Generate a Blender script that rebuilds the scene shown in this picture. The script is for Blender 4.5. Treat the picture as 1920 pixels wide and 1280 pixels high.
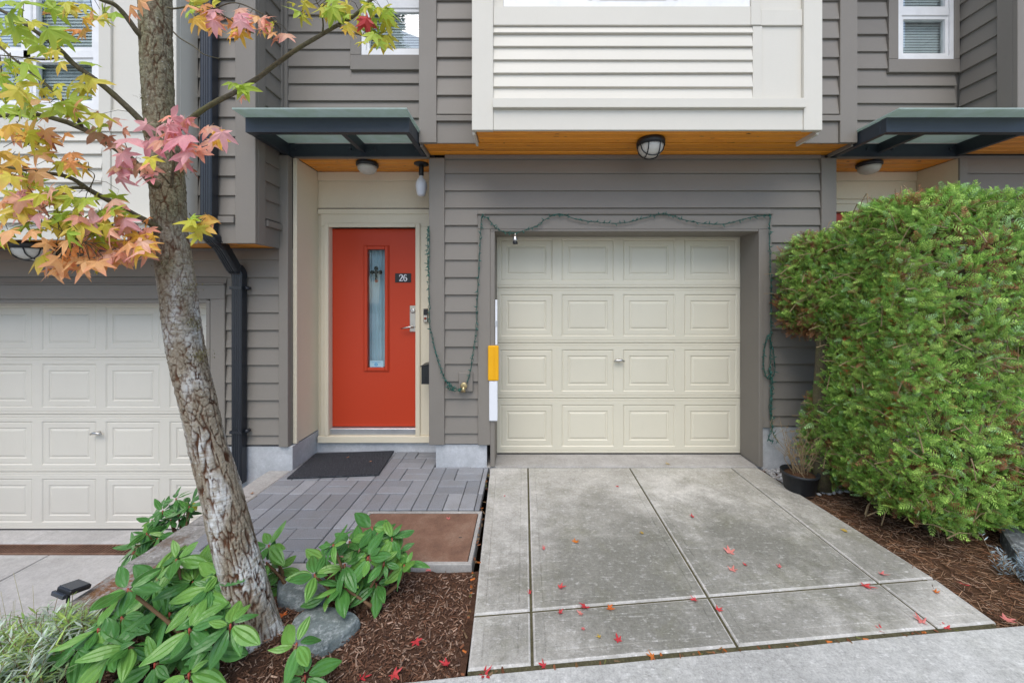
import bpy, math, random
import numpy as np
from mathutils import Vector, Matrix, noise
random.seed(7); rng = np.random.default_rng(11)
for o in list(bpy.data.objects): bpy.data.objects.remove(o)
scene = bpy.context.scene
COL = scene.collection

# ------------------------------------------------------------------ camera, sky, sun, exposure
F = 720.0; CX = 983.0; CY = 565.0; EYE = 1.48          # focal length in photo pixels, vanishing point, eye height (m)
cam_d = bpy.data.cameras.new('camera'); cam = bpy.data.objects.new('camera', cam_d); COL.objects.link(cam)
cam.location = (0, 0, EYE); cam.rotation_euler = (math.radians(90), 0, 0)
cam_d.sensor_width = 36; cam_d.lens = 36 * F / 1920
cam_d.shift_x = (960 - CX) / 1920; cam_d.shift_y = -(640 - CY) / 1920
cam_d.clip_start = 0.05; cam_d.clip_end = 2000
scene.camera = cam
world = bpy.data.worlds.new('World'); scene.world = world; world.use_nodes = True
wn = world.node_tree.nodes; bg = wn['Background']
sky = wn.new('ShaderNodeTexSky'); sky.sky_type = 'NISHITA'; sky.sun_disc = False
SUN_EL = math.radians(58); SUN_AZ = math.radians(188)     # azimuth from +Y, clockwise: behind the camera
sky.sun_elevation = SUN_EL; sky.sun_rotation = SUN_AZ
sky.air_density = 1.0; sky.dust_density = 1.2; sky.ozone_density = 1.0
world.node_tree.links.new(sky.outputs[0], bg.inputs[0]); bg.inputs[1].default_value = 0.15
sl = bpy.data.lights.new('sun', 'SUN'); sl.energy = 1.5; sl.angle = math.radians(50); sl.color = (1, .95, .875)
so = bpy.data.objects.new('sun', sl); COL.objects.link(so); so.location = (0, -3, 8)
sd = Vector((math.sin(SUN_AZ) * math.cos(SUN_EL), math.cos(SUN_AZ) * math.cos(SUN_EL), math.sin(SUN_EL)))
so.rotation_euler = sd.to_track_quat('Z', 'Y').to_euler()
scene.render.engine = 'CYCLES'
vs = scene.view_settings; vs.view_transform = 'Standard'; vs.look = 'None'; vs.gamma = 1; vs.use_curve_mapping = False
vs.exposure = 0.78

# ------------------------------------------------------------------ helpers
def px(u, d): return (u - CX) / F * d                    # photo column at a real distance d -> metres
def pz(v, d): return EYE - (v - CY) / F * d
def gd(v, z=0.0): return F * (EYE - z) / (v - CY)         # distance of a ground point seen at row v
def P(u, v, d): return Vector((px(u, d), d, pz(v, d)))
def G(u, v, z=0.0): d = gd(v, z); return Vector((px(u, d), d, z))
WORLD = {}
def put(o, parent=None, M=None):
    COL.objects.link(o)
    M = M or Matrix.Identity(4)
    if parent is not None:
        o.parent = parent; o.matrix_parent_inverse = WORLD[parent.name].inverted()
    o.matrix_basis = M; WORLD[o.name] = M.copy()
    return o
def mesh_of(name, verts, faces, mats, smooth=False, midx=None):
    me = bpy.data.meshes.new(name)
    me.from_pydata([tuple(v) for v in verts], [], faces)
    for m in (mats if isinstance(mats, (list, tuple)) else [mats]): me.materials.append(m)
    if smooth: me.polygons.foreach_set('use_smooth', [True] * len(me.polygons))
    if midx is not None: me.polygons.foreach_set('material_index', midx)
    me.update(); return me
def mk(name, verts, faces, mats, parent=None, smooth=False, midx=None, M=None):
    return put(bpy.data.objects.new(name, mesh_of(name, verts, faces, mats, smooth, midx)), parent, M)
def fast(name, V, T, mat, parent=None, col=None, smooth=False, kind=None):
    """big triangle mesh from numpy arrays, optional colour per vertex"""
    V = np.asarray(V, np.float32); T = np.asarray(T, np.int32)
    me = bpy.data.meshes.new(name); me.vertices.add(len(V)); me.vertices.foreach_set('co', V.ravel())
    k = T.shape[1]
    me.loops.add(T.size); me.loops.foreach_set('vertex_index', T.ravel())
    me.polygons.add(len(T)); me.polygons.foreach_set('loop_start', np.arange(0, T.size, k, dtype=np.int32))
    me.polygons.foreach_set('loop_total', np.full(len(T), k, np.int32))
    me.polygons.foreach_set('use_smooth', np.full(len(T), smooth))
    me.update(calc_edges=True); me.validate()
    if col is not None:
        a = me.color_attributes.new('col', 'FLOAT_COLOR', 'POINT')
        c = np.ones((len(V), 4), np.float32); c[:, :3] = col; a.data.foreach_set('color', c.ravel())
    me.materials.append(mat)
    o = put(bpy.data.objects.new(name, me), parent)
    if kind: o['kind'] = kind
    return o
_bx = {}
def cbox(name, x0, x1, y0, y1, z0, z1, mat, parent=None, b=.002, M=None):
    """box with chamfered edges; equal boxes share one mesh. M: extra world matrix applied on top"""
    sx, sy, sz = abs(x1 - x0), abs(y1 - y0), abs(z1 - z0)
    b = min(b, sx * .3, sy * .3, sz * .3)
    key = (round(sx, 4), round(sy, 4), round(sz, 4), round(b, 5), mat.name)
    if key not in _bx:
        h = (sx / 2, sy / 2, sz / 2); V = []; F_ = []; idx = {}
        for s in [(i, j, k) for i in (-1, 1) for j in (-1, 1) for k in (-1, 1)]:
            for a in range(3):
                idx[s, a] = len(V)
                V.append([s[c] * (h[c] - (0 if c == a else b)) for c in range(3)])
        for a in range(3):
            u, w = [(1, 2), (2, 0), (0, 1)][a]
            for sg in (-1, 1):
                q = []
                for su, sw in ((-1, -1), (1, -1), (1, 1), (-1, 1)):
                    s = [0, 0, 0]; s[a] = sg; s[u] = su; s[w] = sw; q.append(idx[tuple(s), a])
                F_.append(q if sg > 0 else q[::-1])
        for a in range(3):
            u, w = [(1, 2), (2, 0), (0, 1)][a]
            for su in (-1, 1):
                for sw in (-1, 1):
                    s0 = [0, 0, 0]; s0[u] = su; s0[w] = sw; s1 = list(s0); s0[a] = -1; s1[a] = 1
                    q = [idx[tuple(s0), u], idx[tuple(s1), u], idx[tuple(s1), w], idx[tuple(s0), w]]
                    F_.append(q if su * sw < 0 else q[::-1])
        for s in [(i, j, k) for i in (-1, 1) for j in (-1, 1) for k in (-1, 1)]:
            q = [idx[s, 0], idx[s, 1], idx[s, 2]]
            F_.append(q if s[0] * s[1] * s[2] > 0 else q[::-1])
        _bx[key] = mesh_of(name, V, F_, mat)
    T = Matrix.Translation(((x0 + x1) / 2, (y0 + y1) / 2, (z0 + z1) / 2))
    return put(bpy.data.objects.new(name, _bx[key]), parent, (M @ T) if M else T)
def thing(name, label, cat, loc=(0, 0, 0), group=None):
    o = bpy.data.objects.new(name, None); o.empty_display_size = .1
    put(o, None, Matrix.Translation(loc)); o['label'] = label; o['category'] = cat
    if group: o['group'] = group
    return o
def tag(o, label, cat, group=None):
    o['label'] = label; o['category'] = cat
    if group: o['group'] = group
    return o
def struct(o): o['kind'] = 'structure'; return o
def tube_geo(pts, rad, n=8, V=None, Fc=None, cap=True):
    V = [] if V is None else V; Fc = [] if Fc is None else Fc
    pts = [Vector(p) for p in pts]
    if not isinstance(rad, (list, tuple)): rad = [rad] * len(pts)
    base = len(V); up = None
    for i, p in enumerate(pts):
        t = (pts[min(i + 1, len(pts) - 1)] - pts[max(i - 1, 0)])
        if t.length < 1e-9: t = Vector((0, 0, 1))
        t.normalize()
        if up is None: up = t.orthogonal().normalized()
        a = (up - t * up.dot(t))
        a = a.normalized() if a.length > 1e-6 else t.orthogonal().normalized()
        up = a; c = t.cross(a)
        for k in range(n):
            an = 2 * math.pi * k / n
            V.append(p + (a * math.cos(an) + c * math.sin(an)) * rad[i])
    for i in range(len(pts) - 1):
        for k in range(n):
            k2 = (k + 1) % n
            Fc.append([base + i * n + k, base + i * n + k2, base + (i + 1) * n + k2, base + (i + 1) * n + k])
    if cap:
        Fc.append([base + k for k in range(n)][::-1]); Fc.append([base + (len(pts) - 1) * n + k for k in range(n)])
    return V, Fc
def tube(name, pts, rad, mat, parent=None, n=8, smooth=True):
    V, Fc = tube_geo(pts, rad, n); return mk(name, V, Fc, mat, parent, smooth)
def spline(pts, k=6):
    """Catmull-Rom through points"""
    pts = [Vector(p) for p in pts]; out = []
    for i in range(len(pts) - 1):
        p0 = pts[max(i - 1, 0)]; p1 = pts[i]; p2 = pts[i + 1]; p3 = pts[min(i + 2, len(pts) - 1)]
        for j in range(k):
            t = j / k
            out.append(.5 * ((2 * p1) + (p2 - p0) * t + (2 * p0 - 5 * p1 + 4 * p2 - p3) * t * t + (3 * p1 - p0 - 3 * p2 + p3) * t ** 3))
    out.append(pts[-1]); return out
def lathe(name, prof, c, mat, parent=None, n=24, smooth=True, axis='Z'):
    """prof: list of (r, h) from c along axis"""
    V = []; Fc = []
    for r, h in prof:
        for k in range(n):
            a = 2 * math.pi * k / n
            if axis == 'Z': V.append((c[0] + r * math.cos(a), c[1] + r * math.sin(a), c[2] + h))
            elif axis == 'Y': V.append((c[0] + r * math.cos(a), c[1] + h, c[2] + r * math.sin(a)))
            else: V.append((c[0] + h, c[1] + r * math.cos(a), c[2] + r * math.sin(a)))
    for i in range(len(prof) - 1):
        for k in range(n):
            k2 = (k + 1) % n
            Fc.append([i * n + k, i * n + k2, (i + 1) * n + k2, (i + 1) * n + k])
    Fc.append([k for k in range(n)][::-1]); Fc.append([(len(prof) - 1) * n + k for k in range(n)])
    return mk(name, V, Fc, mat, parent, smooth)

# ------------------------------------------------------------------ materials
class NT:
    def __init__(s, name):
        s.m = bpy.data.materials.new(name); s.m.use_nodes = True; s.t = s.m.node_tree; s.n = s.t.nodes
        s.b = s.n['Principled BSDF']; s.out = s.n['Material Output']
    def new(s, k, **kw):
        n = s.n.new(k)
        for a, v in kw.items(): setattr(n, a, v)
        return n
    def l(s, a, b): s.t.links.new(a, b)
    def pos(s, scale=(1, 1, 1), obj=False, rot=(0, 0, 0)):
        g = s.new('ShaderNodeTexCoord').outputs['Object'] if obj else s.new('ShaderNodeNewGeometry').outputs['Position']
        m = s.new('ShaderNodeMapping'); m.inputs['Scale'].default_value = scale; m.inputs['Rotation'].default_value = rot; s.l(g, m.inputs['Vector'])
        return m.outputs[0]
    def noise(s, vec, scale, detail=4, rough=.6, dist=0):
        n = s.new('ShaderNodeTexNoise'); n.inputs['Scale'].default_value = scale; n.inputs['Detail'].default_value = detail
        n.inputs['Roughness'].default_value = rough; n.inputs['Distortion'].default_value = dist; s.l(vec, n.inputs['Vector']); return n.outputs[0]
    def ramp(s, fac, stops):
        r = s.new('ShaderNodeValToRGB'); e = r.color_ramp.elements
        while len(e) < len(stops): e.new(.5)
        for i, (p, c) in enumerate(stops):
            e[i].position = p; e[i].color = (*c, 1) if isinstance(c, (tuple, list)) else (c, c, c, 1)
        s.l(fac, r.inputs[0]); return r.outputs[0]
    def mix(s, fac, a, b, mode='MIX'):
        m = s.new('ShaderNodeMix', data_type='RGBA', blend_type=mode)
        for sock, v in ((m.inputs[0], fac), (m.inputs[6], a), (m.inputs[7], b)):
            if hasattr(v, 'is_linked'): s.l(v, sock)
            elif isinstance(v, (tuple, list)): sock.default_value = (*v, 1)
            else: sock.default_value = v
        return m.outputs[2]
    def math(s, op, a, b=0.0):
        m = s.new('ShaderNodeMath', operation=op)
        for sock, v in ((m.inputs[0], a), (m.inputs[1], b)):
            if hasattr(v, 'is_linked'): s.l(v, sock)
            else: sock.default_value = v
        return m.outputs[0]
    def bump(s, h, strength=.3, dist=.002, prev=None):
        b = s.new('ShaderNodeBump'); b.inputs['Strength'].default_value = strength; b.inputs['Distance'].default_value = dist
        s.l(h, b.inputs['Height'])
        if prev is not None: s.l(prev, b.inputs['Normal'])
        return b.outputs[0]
    def fin(s, col=None, rough=.6, normal=None, spec=.4, metal=0):
        if col is not None:
            if hasattr(col, 'is_linked'): s.l(col, s.b.inputs['Base Color'])
            else: s.b.inputs['Base Color'].default_value = (*col, 1)
        if hasattr(rough, 'is_linked'): s.l(rough, s.b.inputs['Roughness'])
        else: s.b.inputs['Roughness'].default_value = rough
        s.b.inputs['Specular IOR Level'].default_value = spec; s.b.inputs['Metallic'].default_value = metal
        if normal is not None: s.l(normal, s.b.inputs['Normal'])
        return s.m
    def rnd(s): return s.new('ShaderNodeObjectInfo').outputs['Random']
def dk(c, f): return tuple(x * f for x in c)
def paint(name, c, rough=.55, grain=(6, 6, 6), bump=.25, var=.10, obj_var=.04, dirt=.12, spec=.35):
    """house paint over wood or fibre cement: soft grain, faint dirt, a little change from board to board"""
    t = NT(name); p = t.pos(grain)
    n1 = t.noise(p, 12, 6, .65); n2 = t.noise(t.pos(), 1.7, 5, .6); n3 = t.noise(t.pos((9, 9, 2.2)), 2.2, 6, .7)
    col = t.mix(t.ramp(n1, [(.3, 0.0), (.7, 1.0)]), dk(c, 1 - var), dk(c, 1 + var * .5))
    col = t.mix(t.ramp(n2, [(.35, 0.0), (.75, dirt)]), col, dk(c, .62))
    col = t.mix(t.ramp(n3, [(.6, 0.0), (.85, dirt * 1.6)]), col, dk((c[0] * 1.02, c[1], c[2] * .92), .68))
    v = t.math('MULTIPLY_ADD', t.rnd(), obj_var * 2); v.node.inputs[2].default_value = 1 - obj_var
    hsv = t.new('ShaderNodeHueSaturation'); t.l(v, hsv.inputs['Value']); t.l(col, hsv.inputs['Color'])
    rr = t.math('MULTIPLY_ADD', n2, .25); rr.node.inputs[2].default_value = rough - .12
    return t.fin(hsv.outputs[0], rr, t.bump(n1, bump, .002), spec)
def plain(name, c, rough=.5, spec=.4, metal=0, bump=0, bs=200, var=.08):
    t = NT(name); n = t.noise(t.pos(), bs, 4); n2 = t.noise(t.pos(), 9, 4)
    col = t.mix(n2, dk(c, 1 - var * 2), dk(c, 1 + var * 2))
    return t.fin(col, rough, t.bump(n, bump, .001) if bump else None, spec, metal)
TAUPE = (.226, .203, .174); CREAM = (.635, .60, .52)
M_SIDE = paint('taupe_siding_paint', TAUPE, .55, (3, 30, 30), .18, .05)
M_TRIM = paint('taupe_trim_paint', dk(TAUPE, 1.0), .6, (40, 40, 40), .45, .10)
M_CREAM = paint('cream_trim_paint', CREAM, .5, (40, 40, 40), .35, .05, .02, .08)
M_CSIDE = paint('cream_siding_paint', CREAM, .5, (3, 30, 30), .12, .03, .02, .06)
M_ECREAM = paint('cream_entry_paint', (.74, .66, .50), .5, (12, 12, 3), .15, .04, .02, .10)
M_GDOOR = paint('garage_door_enamel', (.64, .60, .48), .42, (5, 5, 60), .10, .03, .01, .15, .45)
M_GDOOR2 = paint('garage_door_ivory_enamel', (.66, .625, .545), .42, (5, 5, 60), .10, .03, .01, .15, .45)
M_RED = paint('red_door_paint', (.52, .044, .010), .40, (5, 5, 5), .05, .03, .0, .05, .45)
M_WHITE = plain('white_vinyl', (.78, .77, .75), .4, .45)
M_SHELL = paint('house_shell', TAUPE)
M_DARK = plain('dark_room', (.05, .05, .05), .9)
def wood_mat():
    t = NT('stained_pine'); p = t.pos((1.2, 30, 30))
    n = t.noise(p, 3, 8, .7, 1.2); n2 = t.noise(t.pos((3, 14, 14)), 3.2, 2, .5)
    col = t.ramp(n, [(.3, (.62, .20, .018)), (.55, (.86, .33, .030)), (.8, (.92, .44, .06))])
    col = t.mix(t.ramp(n2, [(.69, 0.0), (.74, 1.0)]), col, (.10, .028, .008))
    v = t.math('MULTIPLY_ADD', t.rnd(), .35); v.node.inputs[2].default_value = .85
    h = t.new('ShaderNodeHueSaturation'); t.l(v, h.inputs['Value']); t.l(col, h.inputs['Color'])
    return t.fin(h.outputs[0], .38, t.bump(n, .2, .001), .45)
M_WOOD = wood_mat()
M_BLACK = plain('black_powder_coat', (.016, .017, .019), .42, .5, 0, .15, 300)
M_STEEL = plain('slate_powder_coated_steel', (.028, .036, .046), .45, .5, 0, .1, 250)
M_SPOUT = plain('black_aluminium', (.018, .021, .027), .33, .5, 0, .05, 90)
M_CHROME = plain('satin_nickel', (.62, .60, .57), .28, .5, 1)
M_ALU = plain('grey_aluminium', (.55, .56, .58), .4, .5, .8)
M_BRASS = plain('aged_brass', (.48, .38, .20), .4, .5, .9, .2, 300)
M_WIRE = plain('green_wire', (.012, .075, .055), .4, .5)
M_BULB = plain('green_bulb_socket', (.02, .11, .085), .35, .5)
M_YELLOW = plain('yellow_foam', (.80, .40, .008), .6, .3, 0, .1, 300, .03)
M_OFFWHITE = plain('white_plastic', (.76, .77, .80), .4, .4, 0, 0, 200, .03)
def glass_mat(name, tint, refl=1.6, rough=.0):
    t = NT(name); t.n.remove(t.b)
    tr = t.new('ShaderNodeBsdfTransparent'); tr.inputs[0].default_value = (*tint, 1)
    gl = t.new('ShaderNodeBsdfGlossy'); gl.inputs['Roughness'].default_value = rough
    fr = t.new('ShaderNodeFresnel'); fr.inputs[0].default_value = refl
    m = t.new('ShaderNodeMixShader'); bf = t.new('ShaderNodeNewGeometry').outputs['Backfacing']; t.l(t.math('MULTIPLY', fr.outputs[0], t.math('SUBTRACT', 1.0, bf)), m.inputs[0]); t.l(tr.outputs[0], m.inputs[1]); t.l(gl.outputs[0], m.inputs[2]); t.l(m.outputs[0], t.out.inputs[0]); return t.m
M_GLASS = glass_mat('window_glass', (.90, .93, .93), 2.9)
M_DGLASS = glass_mat('door_glass', (.80, .88, .90), 1.7)
def canopy_glass():
    t = NT('frosted_canopy_glass'); n = t.noise(t.pos((3, 3, 3)), 3, 5, .65); n2 = t.noise(t.pos(), 40, 4)
    col = t.mix(t.ramp(n, [(.35, 0.0), (.7, 1.0)]), (.56, .64, .62), (.48, .57, .50))
    t.fin(col, .35, t.bump(n2, .1, .001), .5)
    tl = t.new('ShaderNodeBsdfTranslucent'); t.l(col, tl.inputs[0])
    m = t.new('ShaderNodeMixShader'); m.inputs[0].default_value = .55
    t.l(t.b.outputs[0], m.inputs[1]); t.l(tl.outputs[0], m.inputs[2]); t.l(m.outputs[0], t.out.inputs[0]); return t.m
M_CGLASS = canopy_glass()
def lamp_glass():
    t = NT('frosted_lamp_glass'); n = t.noise(t.pos(), 30, 4); col = t.mix(n, (.50, .47, .41), (.62, .60, .55))
    t.fin(col, .3, None, .5); return t.m
M_LAMP = lamp_glass()
def concrete(name, c, dark, light, moss=.0, scuff=.5, scale=1.0, rough=.85, agg=.5, stains=()):
    t = NT(name); p = t.pos()
    big = t.noise(p, 1.5 * scale, 6, .68, .4); mid = t.noise(p, 9 * scale, 6, .72); fine = t.noise(p, 140, 5, .75); pit = t.noise(p, 60, 3, .6)
    st = t.noise(t.pos((5, 34, 5), rot=(0, 0, .1)), 3.2, 7, .78)
    col = t.mix(t.ramp(big, [(.36, 0.0), (.66, 1.0)]), dark, c)
    col = t.mix(t.ramp(mid, [(.3, .6), (.62, 0.0)]), col, dk(dark, .85))
    for (sx, sy, sr, sa, *sc) in stains:      # grime and algae patches where cars stand and water lies
        dv = t.new('ShaderNodeVectorMath', operation='DISTANCE'); t.l(t.pos((1, .8, 0)), dv.inputs[0]); dv.inputs[1].default_value = (sx, sy * .8, 0)
        k = t.math('ADD', dv.outputs['Value'], t.math('MULTIPLY', t.math('SUBTRACT', mid, .5), .55)); k = t.math('ADD', k, t.math('MULTIPLY', t.math('SUBTRACT', big, .5), .8))
        col = t.mix(t.ramp(t.math('DIVIDE', k, sr), [(.25, sa), (1.0, 0.0)]), col, sc[0] if sc else (.165, .162, .135))
    if moss: col = t.mix(t.ramp(t.noise(p, 2.3, 5, .7, .6), [(.5, 0.0), (.72, moss)]), col, (.135, .135, .06))
    col = t.mix(t.ramp(t.mix(.5, st, t.noise(p, 24, 5, .75)), [(.53, 0.0), (.62, scuff)]), col, light)
    sp = t.mix(.5, t.ramp(fine, [(.33, .45), (.5, 1.0), (.72, 1.45)]), t.ramp(t.noise(p, 55, 4, .7), [(.33, .6), (.5, 1.0), (.7, 1.4)]))
    col = t.mix(agg, col, sp, 'MULTIPLY')
    col = t.mix(t.ramp(pit, [(.22, .75), (.33, 0.0)]), col, dk(dark, .45))
    b = t.bump(fine, .55, .002); b = t.bump(mid, .3, .006, b); b = t.bump(st, .25, .003, b)
    return t.fin(col, rough, b, .25)
M_CONC = concrete('driveway_concrete', (.58, .56, .515), (.35, .335, .295), (.78, .765, .73), .4, .42, .75, .85, .8, ((.50, 2.15, .78, .78), (1.42, 2.45, .62, .85), (1.05, 1.80, .78, .6), (1.95, 2.3, .5, .55), (-.1, 1.8, .4, .35)))
M_CONCB = concrete('driveway_border_concrete', (.62, .60, .56), (.38, .365, .33), (.80, .785, .75), .4, .75, .75)
M_APRON = concrete('garage_slab_concrete', (.48, .46, .44), (.34, .325, .30), (.6, .58, .56), .1, .2)
M_STREET = concrete('street_concrete', (.58, .578, .55), (.38, .378, .355), (.74, .738, .71), .2, .5, .7, .85, .85)
M_LCONC = concrete('lower_driveway_concrete', (.50, .485, .47), (.37, .36, .345), (.62, .605, .59), .1, .2)
M_FOUND = concrete('foundation_concrete', (.56, .57, .585), (.42, .43, .44), (.68, .69, .70), .0, .3, 2, .85, .25)
M_EDGE = concrete('edging_concrete', (.46, .44, .41), (.33, .315, .29), (.62, .60, .57), .0, .4)
M_BLOCK = concrete('weathered_wall_block', (.40, .385, .36), (.17, .16, .14), (.62, .61, .60), .3, .6, 3, .9, .9, ((-2.12, 1.97, .12, .9, (.20, .085, .035)), (-2.15, 2.35, .07, .5, (.16, .10, .06)), (-2.12, 1.85, .10, .4, (.12, .12, .06))))
def paver_mat():
    t = NT('grey_paver'); p = t.pos(); f = t.noise(p, 160, 4, .7); m = t.noise(p, 6, 5, .65)
    r = t.rnd()
    col = t.ramp(r, [(0, (.205, .212, .226)), (.45, (.235, .242, .257)), (.85, (.265, .272, .287)), (1, (.34, .346, .358))])
    col = t.mix(t.ramp(m, [(.4, 0.0), (.72, .45)]), col, (.20, .19, .175))
    col = t.mix(.5, col, t.ramp(f, [(.3, .55), (.7, 1.4)]), 'MULTIPLY')
    return t.fin(col, .6, t.bump(f, .5, .002), .4)
M_PAVER = paver_mat()
def soil_mat(name, c):
    t = NT(name); p = t.pos(); a = t.noise(p, 18, 8, .8); b = t.noise(p, 90, 5, .8)
    col = t.mix(t.ramp(a, [(.3, 0.0), (.7, 1.0)]), dk(c, .45), c); col = t.mix(.6, col, t.ramp(b, [(.3, .4), (.7, 1.6)]), 'MULTIPLY')
    return t.fin(col, .95, t.bump(b, .8, .006, t.bump(a, .7, .02)), .15)
M_SOIL = soil_mat('bark_mulch_soil', (.125, .066, .042)); M_SOIL2 = soil_mat('needle_litter_soil', (.12, .065, .036))
M_JOINT = soil_mat('mossy_joint', (.15, .135, .075)); M_SAND = soil_mat('paver_joint_sand', (.07, .065, .06))
def attr_mat(name, rough=.6, trans=.25, spec=.3, bump=0):
    t = NT(name); a = t.new('ShaderNodeAttribute'); a.attribute_name = 'col'
    n = t.noise(t.pos(), 60, 3); col = t.mix(.6, a.outputs['Color'], t.ramp(n, [(.3, .7), (.7, 1.25)]), 'MULTIPLY')
    t.fin(col, rough, None, spec)
    if trans:
        tl = t.new('ShaderNodeBsdfTranslucent'); t.l(col, tl.inputs[0]); m = t.new('ShaderNodeMixShader'); m.inputs[0].default_value = trans
        t.l(t.b.outputs[0], m.inputs[1]); t.l(tl.outputs[0], m.inputs[2]); t.l(m.outputs[0], t.out.inputs[0])
    return t.m
M_FOL = attr_mat('needle_foliage', .5, .3, .4); M_CHIP = attr_mat('bark_chips', .9, 0, .15); M_PEB = attr_mat('pebble', .6, 0, .35)
def leaf_mat(name, c1, c2, rough=.45, trans=.4, spec=.35, edge=None):
    t = NT(name); r = t.rnd(); p = t.pos(obj=True)
    col = t.mix(r, c1, c2); n = t.noise(t.pos(), 28, 4, .6)
    if edge is not None:
        ln = t.new('ShaderNodeVectorMath', operation='LENGTH'); t.l(p, ln.inputs[0]); k = t.math('MULTIPLY', t.ramp(t.math('ADD', ln.outputs['Value'], t.math('MULTIPLY', t.math('SUBTRACT', n, .5), .9)), [(.35, 0.0), (1.0, 1.0)]), t.ramp(r, [(.2, .15), (.9, .9)])); col = t.mix(k, col, edge)
    col = t.mix(t.ramp(n, [(.35, 0.0), (.7, .5)]), col, dk(c2, .75))
    t.fin(col, rough, t.bump(t.noise(t.pos(), 120, 3), .15, .001), spec)
    if trans:
        tl = t.new('ShaderNodeBsdfTranslucent'); t.l(col, tl.inputs[0]); m = t.new('ShaderNodeMixShader'); m.inputs[0].default_value = trans
        t.l(t.b.outputs[0], m.inputs[1]); t.l(tl.outputs[0], m.inputs[2]); t.l(m.outputs[0], t.out.inputs[0])
    return t.m
# ------------------------------------------------------------------ ground, street, driveway, patio, beds
def mbox(name, boxes, mat, parent=None):
    V = []; Fc = []
    for (x0, x1, y0, y1, z0, z1) in boxes:
        b = len(V)
        V += [(x, y, z) for x in (x0, x1) for y in (y0, y1) for z in (z0, z1)]
        Fc += [[b + i for i in f] for f in ((0, 1, 3, 2), (4, 6, 7, 5), (0, 4, 5, 1), (2, 3, 7, 6), (0, 2, 6, 4), (1, 5, 7, 3))]
    return mk(name, V, Fc, mat, parent)
struct(mk('ground', [(-400, -400, -.80), (400, -400, -.80), (400, 400, -.80), (-400, 400, -.80)], [[0, 1, 2, 3]], M_SOIL2))
def near(X): return 1.56 + .096 * X                    # front edge of the driveway
def street_edge(X): return near(X) - .011
Vs = []; Fs = []
xs = np.linspace(-2.6, 9, 60)
for i, x in enumerate(xs):
    j = .006 * noise.noise((x * 5, 3, 0)) + .004 * noise.noise((x * 21, 7, 0))
    Vs += [(x, street_edge(x) + j, -.012), (x, street_edge(x) + j - .006, -.005), (x, .2, -.03), (x, street_edge(x) + j, -.3)]
for i in range(59):
    a = i * 4; b = a + 4
    Fs += [[a + 1, a + 2, b + 2, b + 1][::-1], [a, a + 1, b + 1, b][::-1], [a + 3, a, b, b + 3][::-1]]
gut = struct(mk('street_gutter', Vs, Fs, M_STREET))
M_ASPH = concrete('road_concrete', (.50, .49, .475), (.38, .37, .36), (.6, .59, .575), 0, .2)
struct(mk('road', [(-60, -40, -.036), (60, -40, -.036), (60, .22, -.036), (-60, .22, -.036), (-60, .22, -.79), (60, .22, -.79)], [[0, 1, 2, 3], [2, 5, 4, 3]], M_ASPH))

cross = lambda X: 1.835 + .1 * X
drive = struct(mk('driveway', [(-.29, 3.44, -.011), (2.08, 3.44, -.011), (2.17, near(2.17) - .026, -.007), (-.225, near(-.225) - .026, -.007)], [[3, 2, 1, 0]], M_JOINT))
def slab(fl, fr, nr, nl, border=.055, top=0.0, mats=(M_CONC, M_CONCB), gap=.006, parent=drive, name='slab'):
    c = [Vector((*p, 0)) for p in (fl, fr, nr, nl)]
    def inset(q, k):
        out = []
        for i in range(4):
            a, b, d = q[i], q[(i + 1) % 4], q[i - 1]
            e1 = (b - a).normalized(); e2 = (d - a).normalized(); s = abs(e1.cross(e2).z)
            out.append(a + (e1 + e2) * k / s)
        return out
    rings = [(gap, top - .10), (gap, top - .007), (gap + .003, top - .002), (gap + .009, top), (gap + border, top - .0002), (gap + border + .003, top - .003), (gap + border + .007, top - .0004)]
    V = []; Fc = []; mi = []
    for k, z in rings:
        V += [(p.x, p.y, z) for p in inset(c, k)]
    for r in range(len(rings) - 1):
        for i in range(4):
            j = (i + 1) % 4
            Fc.append([r * 4 + i, r * 4 + j, (r + 1) * 4 + j, (r + 1) * 4 + i][::-1]); mi.append(1 if r < 3 else 0)
    n = (len(rings) - 1) * 4
    Fc.append([n + 3, n + 2, n + 1, n]); mi.append(0)
    return mk(name, V, Fc, list(mats), parent, False, mi)
cols = [(-.308, -.243, -.233), (.033, .033, .033), (.940, .923, .918), (1.845, 1.868, 1.876), (2.085, 2.200, 2.185)]
for i in range(4):
    a, b = cols[i], cols[i + 1]
    slab((a[0], 3.43), (b[0], 3.43), (b[1], cross(b[1])), (a[1], cross(a[1])), border=.05)
    slab((a[1], cross(a[1])), (b[1], cross(b[1])), (b[2], near(b[2])), (a[2], near(a[2])), border=.05)
slab((-.40, 3.95), (2.20, 3.95), (2.20, 3.432), (-.40, 3.432), border=.02, top=.004, mats=(M_APRON, M_APRON), gap=.003)

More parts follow.
